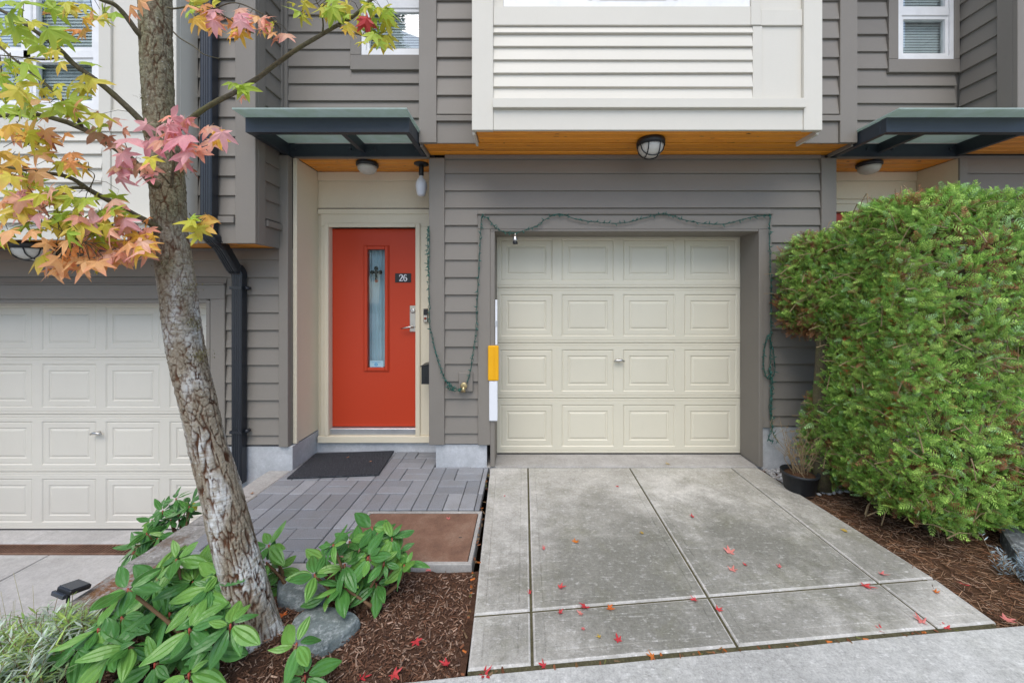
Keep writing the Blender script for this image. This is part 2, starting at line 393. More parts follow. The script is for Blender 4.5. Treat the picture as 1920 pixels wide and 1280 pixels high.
patio = struct(mk('patio', [(-2.05, 2.19, -.013), (-.315, 2.19, -.013), (-.315, 3.46, -.013), (-2.05, 3.46, -.013), (-2.05, 3.85, -.0125), (-.75, 3.85, -.0125), (-.75, 3.46, -.0125)],
           [[0, 1, 2, 6, 3], [3, 6, 5, 4]], M_SAND))
PLATE = (-1.10, -.297, 2.165, 2.715)
def paver(x0, x1, y0, y1):
    x0, x1 = max(x0, -2.045), min(x1, -.318); y0, y1 = max(y0, 2.19), min(y1, 3.80)
    if y1 > 3.44 and x1 > -.80: x1 = min(x1, -.80) if x0 < -.86 else x1
    if (x0 > -.81 and y1 > 3.46): y1 = min(y1, 3.44)
    if x1 - x0 < .02 or y1 - y0 < .02: return
    if x1 > PLATE[0] + .01 and y0 < PLATE[3] - .01:
        if x0 >= PLATE[0] - .03 and y1 <= PLATE[3] + .03: return
        if x0 < PLATE[0] - .03: x1 = PLATE[0]
        else: y0 = PLATE[3]
        if x1 - x0 < .02 or y1 - y0 < .02: return
    g = .0022; z = random.uniform(-.0025, .002)
    cbox('paver', round(x0 + g, 3), round(x1 - g, 3), round(y0 + g, 3), round(y1 - g, 3), -.055 + z, z, M_PAVER, patio, .004)
rows = [2.06, 2.285, 2.51, 2.735, 2.96, 3.185, 3.41, 3.635, 3.80]
for r in range(len(rows) - 1):
    y0, y1 = rows[r], rows[r + 1]; h = y1 - y0
    if r == 3:
        for k in range(17): paver(-2.045 + k * .1125, -2.045 + (k + 1) * .1125, y0, y1)
        continue
    off = -.1125 if r % 2 else 0
    for k in range(9):
        x0 = -2.045 + k * .225 + off
        if (k + r) % 2 == 0 or (r * 7 + k * 3) % 5 == 0:
            paver(x0, x0 + .225, y0, (y0 + y1) / 2); paver(x0, x0 + .225, (y0 + y1) / 2, y1)
        else:
            paver(x0, x0 + .1125, y0, y1); paver(x0 + .1125, x0 + .225, y0, y1)
struct(cbox('patio_edging', -2.04, -1.105, 2.10, 2.186, -.15, -.004, M_EDGE, None, .008))

# utility vault lid set in the patio corner
def rust_mat():
    t = NT('rusted_steel_plate'); p = t.pos(); a = t.noise(p, 4, 6, .7); f = t.noise(p, 120, 5, .8)
    col = t.ramp(a, [(.3, (.13, .075, .052)), (.5, (.215, .12, .08)), (.72, (.29, .19, .135))])
    col = t.mix(.55, col, t.ramp(f, [(.3, .5), (.7, 1.5)]), 'MULTIPLY')
    return t.fin(col, .75, t.bump(f, .5, .002), .3, .1)
M_RUST = rust_mat()
vl = thing('vault_lid', 'rust brown steel vault lid in a concrete frame at patio corner', 'vault lid', (-.7, 2.44, 0))
x0, x1, y0, y1 = PLATE
V = []; Fc = []
for (i, z) in ((0, -.1), (0, -.004), (.003, 0), (.022, 0), (.024, -.012)):
    V += [(x0 + i, y0 + i, z), (x1 - i, y0 + i, z), (x1 - i, y1 - i, z), (x0 + i, y1 - i, z)]
for r in range(4):
    for i in range(4): j = (i + 1) % 4; Fc.append([r * 4 + i, r * 4 + j, r * 4 + 4 + j, r * 4 + 4 + i])
mk('frame', V, Fc, M_EDGE, vl)
lid = cbox('lid', x0 + .027, x1 - .027, y0 + .027, y1 - .027, -.03, -.002, M_RUST, vl, .003)
cbox('lift_slot', x1 - .115, x1 - .095, y0 + .245, y0 + .253, -.0019, -.0011, M_DARK, lid, .0002)

# lower driveway of the house on the left
LZ = -.65
ld = struct(mk('lower_driveway', [(-9, -.0, LZ - .02), (-2.25, 0, LZ - .02), (-2.25, 3.9, LZ - .02), (-9, 3.9, LZ - .02)], [[0, 1, 2, 3]], M_JOINT))
slab((-8.6, 3.24), (-4.0, 3.24), (-4.0, 1.0), (-8.6, 1.0), .03, LZ, (M_LCONC, M_LCONC), .006, ld)
slab((-4.0, 3.24), (-2.26, 3.24), (-2.26, 1.0), (-4.0, 1.0), .03, LZ, (M_LCONC, M_LCONC), .006, ld)
slab((-8.6, 3.85), (-2.5, 3.85), (-2.5, 3.37), (-8.6, 3.37), .02, LZ + .006, (M_LCONC, M_LCONC), .002, ld)
struct(mk('sloping_drive', [(-9, 1.0, LZ), (-2.6, 1.0, LZ), (-2.6, .2, -.035), (-9, .2, -.035)], [[3, 2, 1, 0]], M_LCONC))
dg = thing('drain_grate', 'long rusty trench drain grate before the lower garage', 'drain', (-4, 3.3, LZ))
cbox('frame', -6.5, -2.55, 3.36, 3.368, LZ - .03, LZ + .004, M_RUST, dg); cbox('frame', -6.5, -2.55, 3.242, 3.25, LZ - .03, LZ + .004, M_RUST, dg)
o = mbox('grate_bars', [(-6.5 + k * .030, -6.5 + k * .030 + .011, 3.25, 3.36, LZ - .02, LZ + .002) for k in range(131)], M_RUST, dg); o['kind'] = 'stuff'
cbox('trough', -6.5, -2.55, 3.25, 3.36, LZ - .06, LZ - .05, M_DARK, dg)

# planting beds
def grid_mesh(name, fn, nu, nv, mat, keep=None, parent=None):
    V = [fn(i / nu, j / nv) for j in range(nv + 1) for i in range(nu + 1)]; Fc = []
    for j in range(nv):
        for i in range(nu):
            a = j * (nu + 1) + i; q = [a, a + 1, a + nu + 2, a + nu + 1]
            if keep is None or keep(V[q[0]], V[q[2]]): Fc.append(q)
    return mk(name, V, Fc, mat, parent, True)
def bed_z(x, y):
    z = -.030 + .016 * noise.noise((x * 3, y * 3, 1)) + .007 * noise.noise((x * 11, y * 11, 5))
    z += .05 * math.exp(-((x + 1.17) ** 2 + (y - 1.69) ** 2) / .06)       # heaped round the trunk
    if x < -1.95: z -= (min(-1.95 - x, 1.0)) * .42
    if x > -.5: z -= .012
    return z
def bed_xy(u, v):
    x = -3.0 + u * 2.76; y0 = street_edge(x) - .03 if x > -2.5 else 1.25; return x, y0 + v * (2.16 - y0)
struct(grid_mesh('mulch_bed', lambda u, v: (*bed_xy(u, v), bed_z(*bed_xy(u, v))), 110, 44, M_SOIL, keep=lambda a, b: not (b[0] < -2.06 and b[1] > 1.83)))
def rbed_z(x, y): return -.034 + .014 * noise.noise((x * 4, y * 4, 9)) + .006 * noise.noise((x * 13, y * 13, 2)) + .10 * max(0, min(1, (x - 2.35) / .9))
def rbed_xy(u, v):
    x = 2.06 + u * 3.6; y0 = street_edge(x) - .02; return x, y0 + v * (3.48 - y0)
struct(grid_mesh('needle_bed', lambda u, v: (*rbed_xy(u, v), rbed_z(*rbed_xy(u, v))), 80, 50, M_SOIL2))
def sticks(name, n, xyfn, zfn, ln, wd, pal, lift, tilt=.35, mat=None, ang=None):
    V = np.zeros((n, 6, 3), np.float32); C = np.zeros((n, 6, 3), np.float32)
    for i in range(n):
        x, y = xyfn(); L = random.uniform(*ln); w = random.uniform(*wd); a = random.uniform(0, math.pi) if ang is None else random.gauss(*ang)
        t = random.gauss(0, tilt); d = Vector((math.cos(a) * math.cos(t), math.sin(a) * math.cos(t), math.sin(t)))
        s = d.cross(Vector((random.gauss(0, .3), random.gauss(0, .3), 1))).normalized(); up = s.cross(d)
        c = Vector((x, y, zfn(x, y) + lift * random.random() + L * abs(d.z) * .4))
        for k, p in enumerate((c - d * L / 2 + s * w / 2, c - d * L / 2 - s * w / 2, c - d * L / 2 + up * w * .5, c + d * L / 2 + s * w * .35, c + d * L / 2 - s * w * .35, c + d * L / 2 + up * w * .45)):
            V[i, k] = p
        q = random.choice(pal); f = random.uniform(.65, 1.35); C[i] = [q[0] * f, q[1] * f, q[2] * f]
    T = np.array([[0, 2, 5], [0, 5, 3], [2, 1, 4], [2, 4, 5], [1, 0, 3], [1, 3, 4], [0, 1, 2], [3, 5, 4]])
    T = (T[None] + 6 * np.arange(n)[:, None, None]).reshape(-1, 3)
    return fast(name, V.reshape(-1, 3), T, mat or M_CHIP, None, C.reshape(-1, 3), False, 'stuff')
def bed_pt():
    while True:
        x = random.uniform(-2.6, -.27); y = random.uniform(1.30, 2.14)
        if y > street_edge(x) - .01 and not (x < -2.05 and y > 1.8): return x, y
BARK = [(.11, .060, .040), (.16, .082, .05), (.075, .042, .03), (.22, .13, .085), (.14, .068, .04), (.33, .225, .165)]
o = sticks('bark_chips', 13000, bed_pt, bed_z, (.005, .034), (.0025, .008), BARK, .008)
tag(o, 'dark brown shredded bark mulch covering the front planting bed', 'mulch')
def rb_pt():
    while True:
        x = random.uniform(2.08, 3.6); y = random.uniform(1.6, 3.42)
        if y > street_edge(x) and x > 2.10 + (2.3 - y) * .02: return x, y
NEED = [(.20, .11, .06), (.28, .17, .10), (.14, .075, .045), (.36, .24, .16), (.10, .055, .035), (.22, .10, .05)]
o = sticks('needle_litter', 8500, rb_pt, rbed_z, (.025, .075), (.0016, .0038), NEED, .014, .22)
tag(o, 'brown fallen needles and twigs littering the bed under the hedge', 'needle litter')

# retaining wall of rough blocks between patio and lower driveway
def rough_block(L, D, H, seed, j=.007):
    nx, ny, nz = 7, 4, 3; V = []; idx = {}; Fc = []
    def vid(i, k, m):
        if (i, k, m) not in idx:
            x, y, z = (i / nx - .5) * L, (k / ny - .5) * D, (m / nz - .5) * H
            edge = sum([i in (0, nx), k in (0, ny), m in (0, nz)])
            v = Vector((x, y, z)); n = noise.noise_vector((x * 17 + seed, y * 17, z * 17))
            v = v * (1 - .012 * (edge > 1)) + n * j * (1 if edge < 3 else 1.6)
            idx[i, k, m] = len(V); V.append(v)
        return idx[i, k, m]
    for i in range(nx):
        for k in range(ny):
            Fc.append([vid(i, k, nz), vid(i + 1, k, nz), vid(i + 1, k + 1, nz), vid(i, k + 1, nz)]); Fc.append([vid(i, k, 0), vid(i, k + 1, 0), vid(i + 1, k + 1, 0), vid(i + 1, k, 0)])
    for i in range(nx):
        for m in range(nz):
            Fc.append([vid(i, 0, m), vid(i + 1, 0, m), vid(i + 1, 0, m + 1), vid(i, 0, m + 1)]); Fc.append([vid(i, ny, m), vid(i, ny, m + 1), vid(i + 1, ny, m + 1), vid(i + 1, ny, m)])
    for k in range(ny):
        for m in range(nz):
            Fc.append([vid(0, k, m), vid(0, k, m + 1), vid(0, k + 1, m + 1), vid(0, k + 1, m)]); Fc.append([vid(nx, k, m), vid(nx, k + 1, m), vid(nx, k + 1, m + 1), vid(nx, k, m + 1)])
    return V, Fc
rw = thing('retaining_wall', 'low retaining wall of weathered concrete blocks beside the patio', 'wall', (-2.14, 2.5, LZ))
meshes = []
for s in range(4):
    V, Fc = rough_block(.205, .372, .15, s * 7.3); meshes.append(mesh_of('block', V, Fc, M_BLOCK, False))
for c in range(5):
    z = -.078 - c * .155
    y = 1.80 + (.19 if c % 2 else 0); k = 0
    while y < 3.3:
        if y + .186 > 2.78 and c == 0: break
        b = bpy.data.objects.new('block', meshes[(k * 3 + c) % 4])
        put(b, rw, Matrix.Translation((-2.143 + random.uniform(-.006, .006), y + .186, z)) @ Matrix.Rotation(random.gauss(0, .012) + (math.pi if k % 2 else 0), 4, 'Z'))
        y += .378; k += 1
cbox('cap', -2.245, -2.05, 2.70, 3.37, -.155, -.002, M_EDGE, rw, .008)
# ------------------------------------------------------------------ town houses
_sb = {}
def board_mesh(L, e, mat, t0=.025, t1=.007):
    key = (round(L, 3), round(e, 4), mat.name)
    if key not in _sb:
        V = []
        for x in (0, L):
            V += [(x, 0, 0), (x, -t0 + .002, 0), (x, -t0, .003), (x, -t1, e), (x, 0, e)]
        Fc = [[0, 1, 6, 5], [1, 2, 7, 6], [2, 3, 8, 7], [3, 4, 9, 8], [4, 3, 2, 1, 0], [5, 6, 7, 8, 9]]
        Fc = [f[::-1] for f in Fc]
        _sb[key] = mesh_of('siding_board', V, Fc, mat)
    return _sb[key]
def siding(parent, a0, a1, z0, z1, at, zref, e, mat, face='front'):
    """lap siding from a0 to a1 (x, or distance for side walls), butt lines at zref + k e"""
    k = math.floor((z0 - zref) / e); z = zref + k * e
    while z < z1 - .004:
        b0 = max(z, z0); b1 = min(z + e, z1)
        if b1 - b0 > .012:
            if face == 'front': M = Matrix.Translation((a0, at, b0))
            elif face == 'right': M = Matrix.Translation((at, a0, b0)) @ Matrix.Rotation(math.pi / 2, 4, 'Z')
            else: M = Matrix.Translation((at, a1, b0)) @ Matrix.Rotation(-math.pi / 2, 4, 'Z')
            put(bpy.data.objects.new('siding_board', board_mesh(a1 - a0, b1 - b0, mat)), parent, M @ Matrix.Translation((0, random.uniform(-.0015, .0015), 0)) @ Matrix.Rotation(random.gauss(0, .0012), 4, 'Y') @ Matrix.Rotation(random.gauss(0, .006), 4, 'X'))
        z += e
def planks(parent, x0, x1, y0, y1, z, w=.088):
    y = y1; k = 0
    while y > y0 + .01:
        a = max(y - w, y0)
        cbox('plank', x0, x1, a + .004, y - .004, z, z + .016, M_WOOD, parent, .005); y -= w; k += 1
def flash(parent, x0, x1, d, z0, z1, mat): cbox('drip_flashing', x0, x1, d - .045, d + .01, z0, z1, mat, parent, .002)
def window(parent, x0, x1, z0, z1, d, fr=.05, splits=(), mull=(), blind=None, hole=None):
    """white frame with sashes, panes, slatted blind and a dark room behind"""
    bx = [(x0, x0 + fr, d - .022, d + .06, z0, z1), (x1 - fr, x1, d - .022, d + .06, z0, z1), (x0 + fr, x1 - fr, d - .022, d + .06, z0, z0 + fr), (x0 + fr, x1 - fr, d - .022, d + .06, z1 - fr, z1)]
    w = mbox('window', bx, M_WHITE, parent)
    for s in splits: cbox('sash_rail', x0 + fr, x1 - fr, d - .018, d + .04, s - .03, s + .03, M_WHITE, w, .004)
    for s in mull: cbox('mullion', s - .03, s + .03, d - .018, d + .05, z0 + fr, z1 - fr, M_WHITE, w, .004)
    zs = [z0 + fr] + [q for s in splits for q in (s - .03, s + .03)] + [z1 - fr]
    xs_ = [x0 + fr] + [q for s in mull for q in (s - .03, s + .03)] + [x1 - fr]
    for i in range(0, len(zs), 2):
        for k in range(0, len(xs_), 2):
            a, b, c, e = xs_[k], xs_[k + 1], zs[i], zs[i + 1]; s = .026
            mbox('sash', [(a, a + s, d - .008, d + .03, c, e), (b - s, b, d - .008, d + .03, c, e), (a + s, b - s, d - .008, d + .03, c, c + s), (a + s, b - s, d - .008, d + .03, e - s, e)], M_WHITE, w)
            cbox('pane', a + s, b - s, d + .008, d + .014, c + s, e - s, M_GLASS, w, .0005)
    if blind:
        n = int((z1 - z0 - 2 * fr) / .024); V = []; Fc = []
        for i in range(n):
            z = z0 + fr + i * .024; b = len(V)
            V += [(x0 + fr, d + .055, z), (x1 - fr, d + .055, z), (x1 - fr, d + .061, z + .0235), (x0 + fr, d + .061, z + .0235)]; Fc.append([b, b + 1, b + 2, b + 3])
        o = mk('blind_slats', V, Fc, blind, w); o['kind'] = 'stuff'
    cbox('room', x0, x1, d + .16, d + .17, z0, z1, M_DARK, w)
    return w
M_BLIND = plain('window_blind', (.76, .79, .77), .6); M_CURT = plain('curtain', (.66, .70, .72), .9, .1)
TOP = 5.4
def garage_door(parent, x_first, d, z0, mat, xl, xr, ncol, handle_x):
    """four-section raised-panel door"""
    PW, PITCH, SH = .505, .593, .533
    gdo = cbox('garage_door', xl, xr, d + .012, d + .05, z0, z0 + 4 * SH, mat, parent)
    # panel mesh: moulded rings going in
    PH = .405
    prof = [(0, 0), (.004, .004), (.012, .009), (.018, .005), (.060, .0045), (.066, .010), (.074, .0115), (.084, .006), (.094, .0045)]
    V = []; Fc = []
    for i, y in prof: V += [(i, y, i), (PW - i, y, i), (PW - i, y, PH - i), (i, y, PH - i)]
    for r in range(len(prof) - 1):
        for k in range(4): j = (k + 1) % 4; Fc.append([r * 4 + k, r * 4 + j, r * 4 + 4 + j, r * 4 + 4 + k])
    n = (len(prof) - 1) * 4; Fc.append([n, n + 1, n + 2, n + 3])
    pm = mesh_of('door_panel', V, Fc, mat)
    for s in range(4):
        zb = z0 + s * SH; lo = zb + .066; hi = lo + PH; ztop = zb + SH
        V = []; Fc = []
        def q(xa, xb, za, zb_, ya=d, yb=d):
            b = len(V); V.extend([(xa, ya, za), (xb, ya, za), (xb, yb, zb_), (xa, yb, zb_)]); Fc.append([b, b + 1, b + 2, b + 3])
        # rails with the stepped joint, then stiles between the panels
        for (za, zc, ya, yc) in ((zb + .002, zb + .008, d + .008, d), (zb + .008, zb + .026, d, d), (zb + .026, zb + .029, d, d + .004), (zb + .029, zb + .033, d + .004, d), (zb + .033, lo, d, d),
                                 (hi, ztop - .030, d, d), (ztop - .030, ztop - .026, d, d + .004), (ztop - .026, ztop - .022, d + .004, d), (ztop - .022, ztop - .006, d, d), (ztop - .006, ztop - .001, d, d + .009)):
            q(xl, xr, za, zc, ya, yc)
        xc = xl
        for k in range(ncol):
            a = x_first + k * PITCH
            q(xc, a, lo, hi); xc = a + PW
            put(bpy.data.objects.new('door_panel', pm), gdo, Matrix.Translation((a, d, lo)))
        q(xc, xr, lo, hi)
        mk('door_section', V, Fc, mat, gdo)
    zc = z0 + 2 * SH - SH + .365
    hv, hf = tube_geo([(handle_x - .05, d - .030, zc - .004), (handle_x - .02, d - .034, zc + .006), (handle_x + .02, d - .034, zc + .006), (handle_x + .05, d - .030, zc - .004)], [.008, .013, .013, .008], 8)
    tube_geo([(handle_x, d + .002, zc), (handle_x, d - .03, zc)], [.018, .011], 10, hv, hf)
    mk('handle', hv, hf, M_CHROME, gdo, True)
    cbox('weather_strip', xl, xr, d + .002, d + .03, z0 - .012, z0 + .0015, M_BLACK, gdo)
    return gdo

# ---- centre house
H = thing('townhouse', 'taupe town house with cream bay window, cream garage and red door 26', 'house', (.9, 3.6, 0))
W = 3.445; SZ = 2.786
# lower wall round the garage
lw = mbox('lower_wall', [(-.70, -.30, W, W + .16, .205, SZ), (-.30, 2.09, W, W + .16, 2.15, SZ), (2.11, 2.70, W, W + .16, .36, SZ)], M_SHELL, H)
e = .1545; zr = 2.3125
siding(lw, -.708, -.413, .212, 2.3125, W, zr, e, M_SIDE)
siding(lw, -.412, 2.2, 2.262, 2.3125, W, zr, e, M_SIDE)
siding(lw, -.708, 2.640, 2.3125, SZ - .04, W, zr, e, M_SIDE)
siding(lw, 2.201, 2.640, .37, 2.3125, W, zr, e, M_SIDE)
cbox('frieze_board', -.708, 2.640, W - .030, W, SZ - .038, SZ - .002, M_TRIM, lw)
cbox('post', -.847, -.709, W - .034, W + .25, .205, SZ - .03, M_TRIM, H, .004)
cbox('post', 2.642, 2.776, W - .034, W + .25, .36, SZ - .03, M_TRIM, H, .004)
# garage surround
gs = cbox('garage_head_trim', -.411, 2.199, W - .036, W + .01, 2.121, 2.250, M_TRIM, H, .003)
cbox('head_flashing', -.420, 2.208, W - .052, W + .005, 2.2505, 2.258, M_TRIM, gs, .002)
cbox('side_trim', -.411, -.302, W - .035, W + .01, .205, 2.1205, M_TRIM, gs, .003); cbox('side_trim', 2.116, 2.199, W - .035, W + .01, .36, 2.1205, M_TRIM, gs, .003)
cbox('jamb', -.3015, -.262, W - .038, 3.70, .012, 2.10, M_TRIM, gs, .003); cbox('jamb', 2.080, 2.1155, W - .042, 3.70, .012, 2.119, M_TRIM, gs, .003)
cbox('head_jamb', -.30, 2.08, W - .037, 3.70, 2.1005, 2.12, M_TRIM, gs, .003)
garage_door(H, -.232, 3.71, .012, M_GDOOR, -.33, 2.13, 4, px(1160, 3.7))
mbox('foundation', [(-.79, -.335, W - .012, W + .3, -.2, .204)], M_FOUND, H); mbox('foundation', [(2.1165, 2.9, W - .012, W + .3, -.2, .359)], M_FOUND, H)
# upper walls
B = 2.92
bay = mbox('bay', [(-.377, 2.24, B + .02, 3.5, SZ + .02, 3.72), (-.377, -.16, B + .02, 3.5, 3.72, TOP), (1.72, 2.24, B + .02, 3.5, 3.72, TOP), (-.16, 1.72, B + .3, 3.5, 3.72, TOP)], M_CREAM, H)
siding(bay, -.235, 1.738, 3.009, 3.577, B + .022, 3.009, .1022, M_CSIDE)
cbox('corner_board', -.397, -.2355, B - .012, B + .022, SZ - .01, TOP, M_CREAM, bay, .003); cbox('corner_board', 2.118, 2.259, B - .012, B + .022, SZ - .01, TOP, M_CREAM, bay, .003)
cbox('side_board', -.396, -.376, B + .0225, 3.168, SZ - .03, TOP, M_CREAM, bay, .003); cbox('side_board', 2.238, 2.258, B + .0225, 3.168, SZ - .03, TOP, M_CREAM, bay, .003)
cbox('batten', 1.74, 1.812, B + .004, B + .022, 3.0095, 3.5765, M_CREAM, bay, .002)
cbox('panel', 1.8125, 2.1175, B + .014, B + .022, 3.0095, 3.5765, M_CSIDE, bay, .001)
cbox('band_board', -.235, 1.722, B - .002, B + .022, 3.578, 3.722, M_CREAM, bay, .003); cbox('band_board', 1.7995, 2.1175, B, B + .022, 3.578, 3.70, M_CREAM, bay, .003)
cbox('side_casing', 1.7225, 1.799, B - .004, B + .022, 3.578, TOP, M_CREAM, bay, .003)
cbox('panel', 1.7995, 2.1175, B + .014, B + .022, 3.7005, TOP, M_CSIDE, bay, .001)
flash(bay, -.238, 2.121, B + .012, 2.938, 3.008, M_CREAM)
cbox('skirt_board', -.235, 2.1175, B - .004, B + .022, SZ - .006, 2.9375, M_CREAM, bay, .003)
window(bay, -.158, 1.72, 3.722, 4.95, B + .03, .05, (), (px(1258, B), .55), None)
mk('curtain', [(-.1, B + .12, 3.75), (.35, B + .12, 3.75), (.35, B + .12, 5), (-.1, B + .12, 5), (1.35, B + .12, 3.75), (1.7, B + .12, 3.75), (1.7, B + .12, 5), (1.35, B + .12, 5)], [[0, 1, 2, 3], [4, 5, 6, 7]], M_CURT, bay)
U = 3.17
uw = mbox('upper_wall', [(-.858, -.38, U + .004, 3.6, SZ + .02, TOP), (2.262, 2.722, U + .004, 3.6, SZ + .02, TOP)], M_SHELL, H)
cbox('corner_board', -.863, -.7185, U - .030, U + .004, SZ - .008, TOP, M_TRIM, uw, .003); cbox('corner_board', 2.585, 2.726, U - .030, U + .004, SZ - .008, TOP, M_TRIM, uw, .003)
siding(uw, -.718, -.397, 3.003, TOP, U + .004, 3.171, .1555, M_SIDE); siding(uw, 2.26, 2.584, 3.003, TOP, U + .004, 3.171, .1555, M_SIDE)
flash(uw, -.72, -.397, U + .012, 2.955, 3.002, M_TRIM); flash(uw, 2.26, 2.586, U + .012, 2.955, 3.002, M_TRIM)
cbox('skirt_board', -.718, -.3975, U - .012, U + .004, SZ - .006, 2.9545, M_TRIM, uw, .003); cbox('skirt_board', 2.2595, 2.5845, U - .012, U + .004, SZ - .006, 2.9545, M_TRIM, uw, .003)
sf = mbox('soffit', [(-.374, 2.237, B + .03, U + .003, SZ + .017, SZ + .03), (-.86, 2.72, U + .003, W + .01, SZ + .017, SZ + .03)], M_DARK, H)
planks(sf, -.372, 2.235, B + .035, U - .002, SZ + .001); planks(sf, -.84, 2.70, U + .002, W - .001, SZ + .001)
cbox('return_board', -.862, -.842, U + .005, W - .022, SZ - .026, SZ + .016, M_TRIM, sf); cbox('return_board', 2.702, 2.722, U + .005, W - .022, SZ - .026, SZ + .016, M_TRIM, sf)
# wall with the narrow window above the entry
D3 = 3.43; ESZ = 2.757
ww = mbox('entry_upper_wall', [(-2.12, -1.45, D3, D3 + .15, ESZ + .017, TOP), (-1.45, -.86, D3, D3 + .15, ESZ + .017, 3.655), (-1.45, -.86, D3, D3 + .15, 4.9, TOP)], M_SHELL, H)
siding(ww, -2.128, -.864, ESZ + .13, 3.259 + .1525, D3, 3.259, .1525, M_SIDE); siding(ww, -2.128, -1.541, 3.259 + .1525, TOP, D3, 3.259, .1525, M_SIDE); siding(ww, -1.5405, -.864, 3.259 + .1525, 3.527, D3, 3.259, .1525, M_SIDE)
cbox('window_trim', -1.54, -.864, D3 - .036, D3 + .001, 3.528, 3.660, M_TRIM, ww, .003); cbox('window_trim', -1.54, -1.444, D3 - .036, D3 + .001, 3.6605, TOP, M_TRIM, ww, .003)
window(ww, -1.443, -.868, 3.662, 4.9, D3 - .005, .04, (4.11,), (), M_BLIND)
cbox('corner_trim', -2.130, -2.095, D3 - .036, D3 - .001, ESZ + .13, TOP, M_TRIM, ww, .002)
cbox('entry_beam', -2.034, -.8475, 3.40, D3 + .01, ESZ - .004, ESZ + .125, M_TRIM, ww, .003)
es = mbox('entry_soffit', [(-2.05, -.80, 3.44, 3.82, ESZ + .017, ESZ + .03)], M_DARK, H)
planks(es, -2.033, -.8475, 3.442, 3.80, ESZ, .10)
# entry recess
E = 3.80
ew = mbox('entry_wall', [(-2.05, -1.94, E, E + .14, .10, ESZ), (-1.05, -.70, E, E + .14, .10, ESZ), (-1.94, -1.05, E, E + .14, 2.225, ESZ)], M_ECREAM, H)
cbox('side_panel', -2.060, -2.036, 3.422, E - .001, .215, ESZ, M_ECREAM, ew, .003)
cbox('edge_trim', -2.062, -2.028, 3.4215, 3.455, .213, ESZ - .001, M_ECREAM, ew, .003)
cbox('cove_trim', -2.035, -.848, E - .022, E - .001, 2.665, ESZ - .002, M_ECREAM, ew, .004)
cbox('header_panel', -2.034, -.849, E - .010, E - .001, 2.40, 2.664, M_ECREAM, ew, .002)
cbox('dark_strip', -2.034, -.849, E - .006, E - .002, 2.388, 2.3995, M_DARK, ew, .001)  # thin dark strip between header panel and head cap
cbox('head_cap', -2.03, -.849, E - .034, E - .001, 2.335, 2.3875, M_ECREAM, ew, .004)
fr = cbox('door_frame', -2.0, -.87, E - .030, E - .001, 2.215, 2.3345, M_ECREAM, H, .004)
cbox('casing', -2.0, -1.918, E - .030, E + .05, .165, 2.2145, M_ECREAM, fr, .004); cbox('casing', -1.066, -.90, E - .030, E + .05, .165, 2.2145, M_ECREAM, fr, .004)
cbox('brick_mould', -1.960, -1.9175, E - .045, E - .0305, .165, 2.245, M_ECREAM, fr, .006); cbox('brick_mould', -1.0655, -1.02, E - .045, E - .0305, .165, 2.245, M_ECREAM, fr, .006); cbox('brick_mould', -1.917, -1.066, E - .045, E - .0305, 2.205, 2.245, M_ECREAM, fr, .006)
cbox('sill_board', -2.02, -.88, E - .05, E + .06, .098, .164, M_ECREAM, fr, .004)
cbox('threshold', -1.917, -1.067, E - .015, E + .10, .1645, .228, M_ALU, fr, .006)
mbox('foundation', [(-2.05, -.80, E - .02, E + .2, -.2, .097)], M_FOUND, H)
dy = E + .035
gx0, gx1, gz0, gz1 = -1.563, -1.389, .822, 1.998
dr = mbox('front_door', [(-1.916, gx0, dy, dy + .045, .235, 2.203), (gx1, -1.068, dy, dy + .045, .235, 2.203), (gx0, gx1, dy, dy + .045, .235, gz0), (gx0, gx1, dy, dy + .045, gz1, 2.203)], M_RED, H)
for (a, b, c, d_) in ((gx0 - .032, gx0, gz0 - .032, gz1 + .032), (gx1, gx1 + .032, gz0 - .032, gz1 + .032), (gx0 + .0005, gx1 - .0005, gz0 - .032, gz0), (gx0 + .0005, gx1 - .0005, gz1, gz1 + .032)):
    cbox('glazing_bead', a, b, dy - .014, dy - .0005, c, d_, M_RED, dr, .006)
for (a, b, c, d_) in ((gx0 - .042, gx0 - .034, gz0 - .042, gz1 + .042), (gx1 + .034, gx1 + .042, gz0 - .042, gz1 + .042), (gx0 - .033, gx1 + .033, gz0 - .042, gz0 - .034), (gx0 - .033, gx1 + .033, gz1 + .034, gz1 + .042)):
    cbox('glazing_bead', a, b, dy - .008, dy - .0005, c, d_, M_RED, dr, .003)
cbox('glass', gx0, gx1, dy + .010, dy + .016, gz0, gz1, M_DGLASS, dr, .0005)
V = []; Fc = []
for i in range(41):
    x = -1.60 + i * .25 / 40; w = .010 * math.sin(i * 1.25) + .006 * math.sin(i * .53)
    V += [(x, dy + .075 + w, .7), (x, dy + .075 + w * .7, 2.1)]
for i in range(40): Fc.append([2 * i, 2 * i + 2, 2 * i + 3, 2 * i + 1])
mk('curtain', V, Fc, M_CURT, dr, True)
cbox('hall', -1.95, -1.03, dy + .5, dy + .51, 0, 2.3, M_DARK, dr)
lp = cbox('lock_plate', -1.142, -1.072, dy - .010, dy - .0005, 1.178, 1.440, M_CHROME, dr, .004)
lathe('deadbolt', [(.024, 0), (.024, -.012), (.018, -.016), (.010, -.017)], (-1.107, dy - .010, 1.385), M_CHROME, dr, 16, True, 'Y')
tube('lever', [(-1.107, dy - .010, 1.228), (-1.107, dy - .05, 1.228), (-1.13, dy - .056, 1.228), (-1.17, dy - .056, 1.220), (-1.215, dy - .050, 1.212)], [.016, .012, .010, .008, .006], M_CHROME, dr, 10)
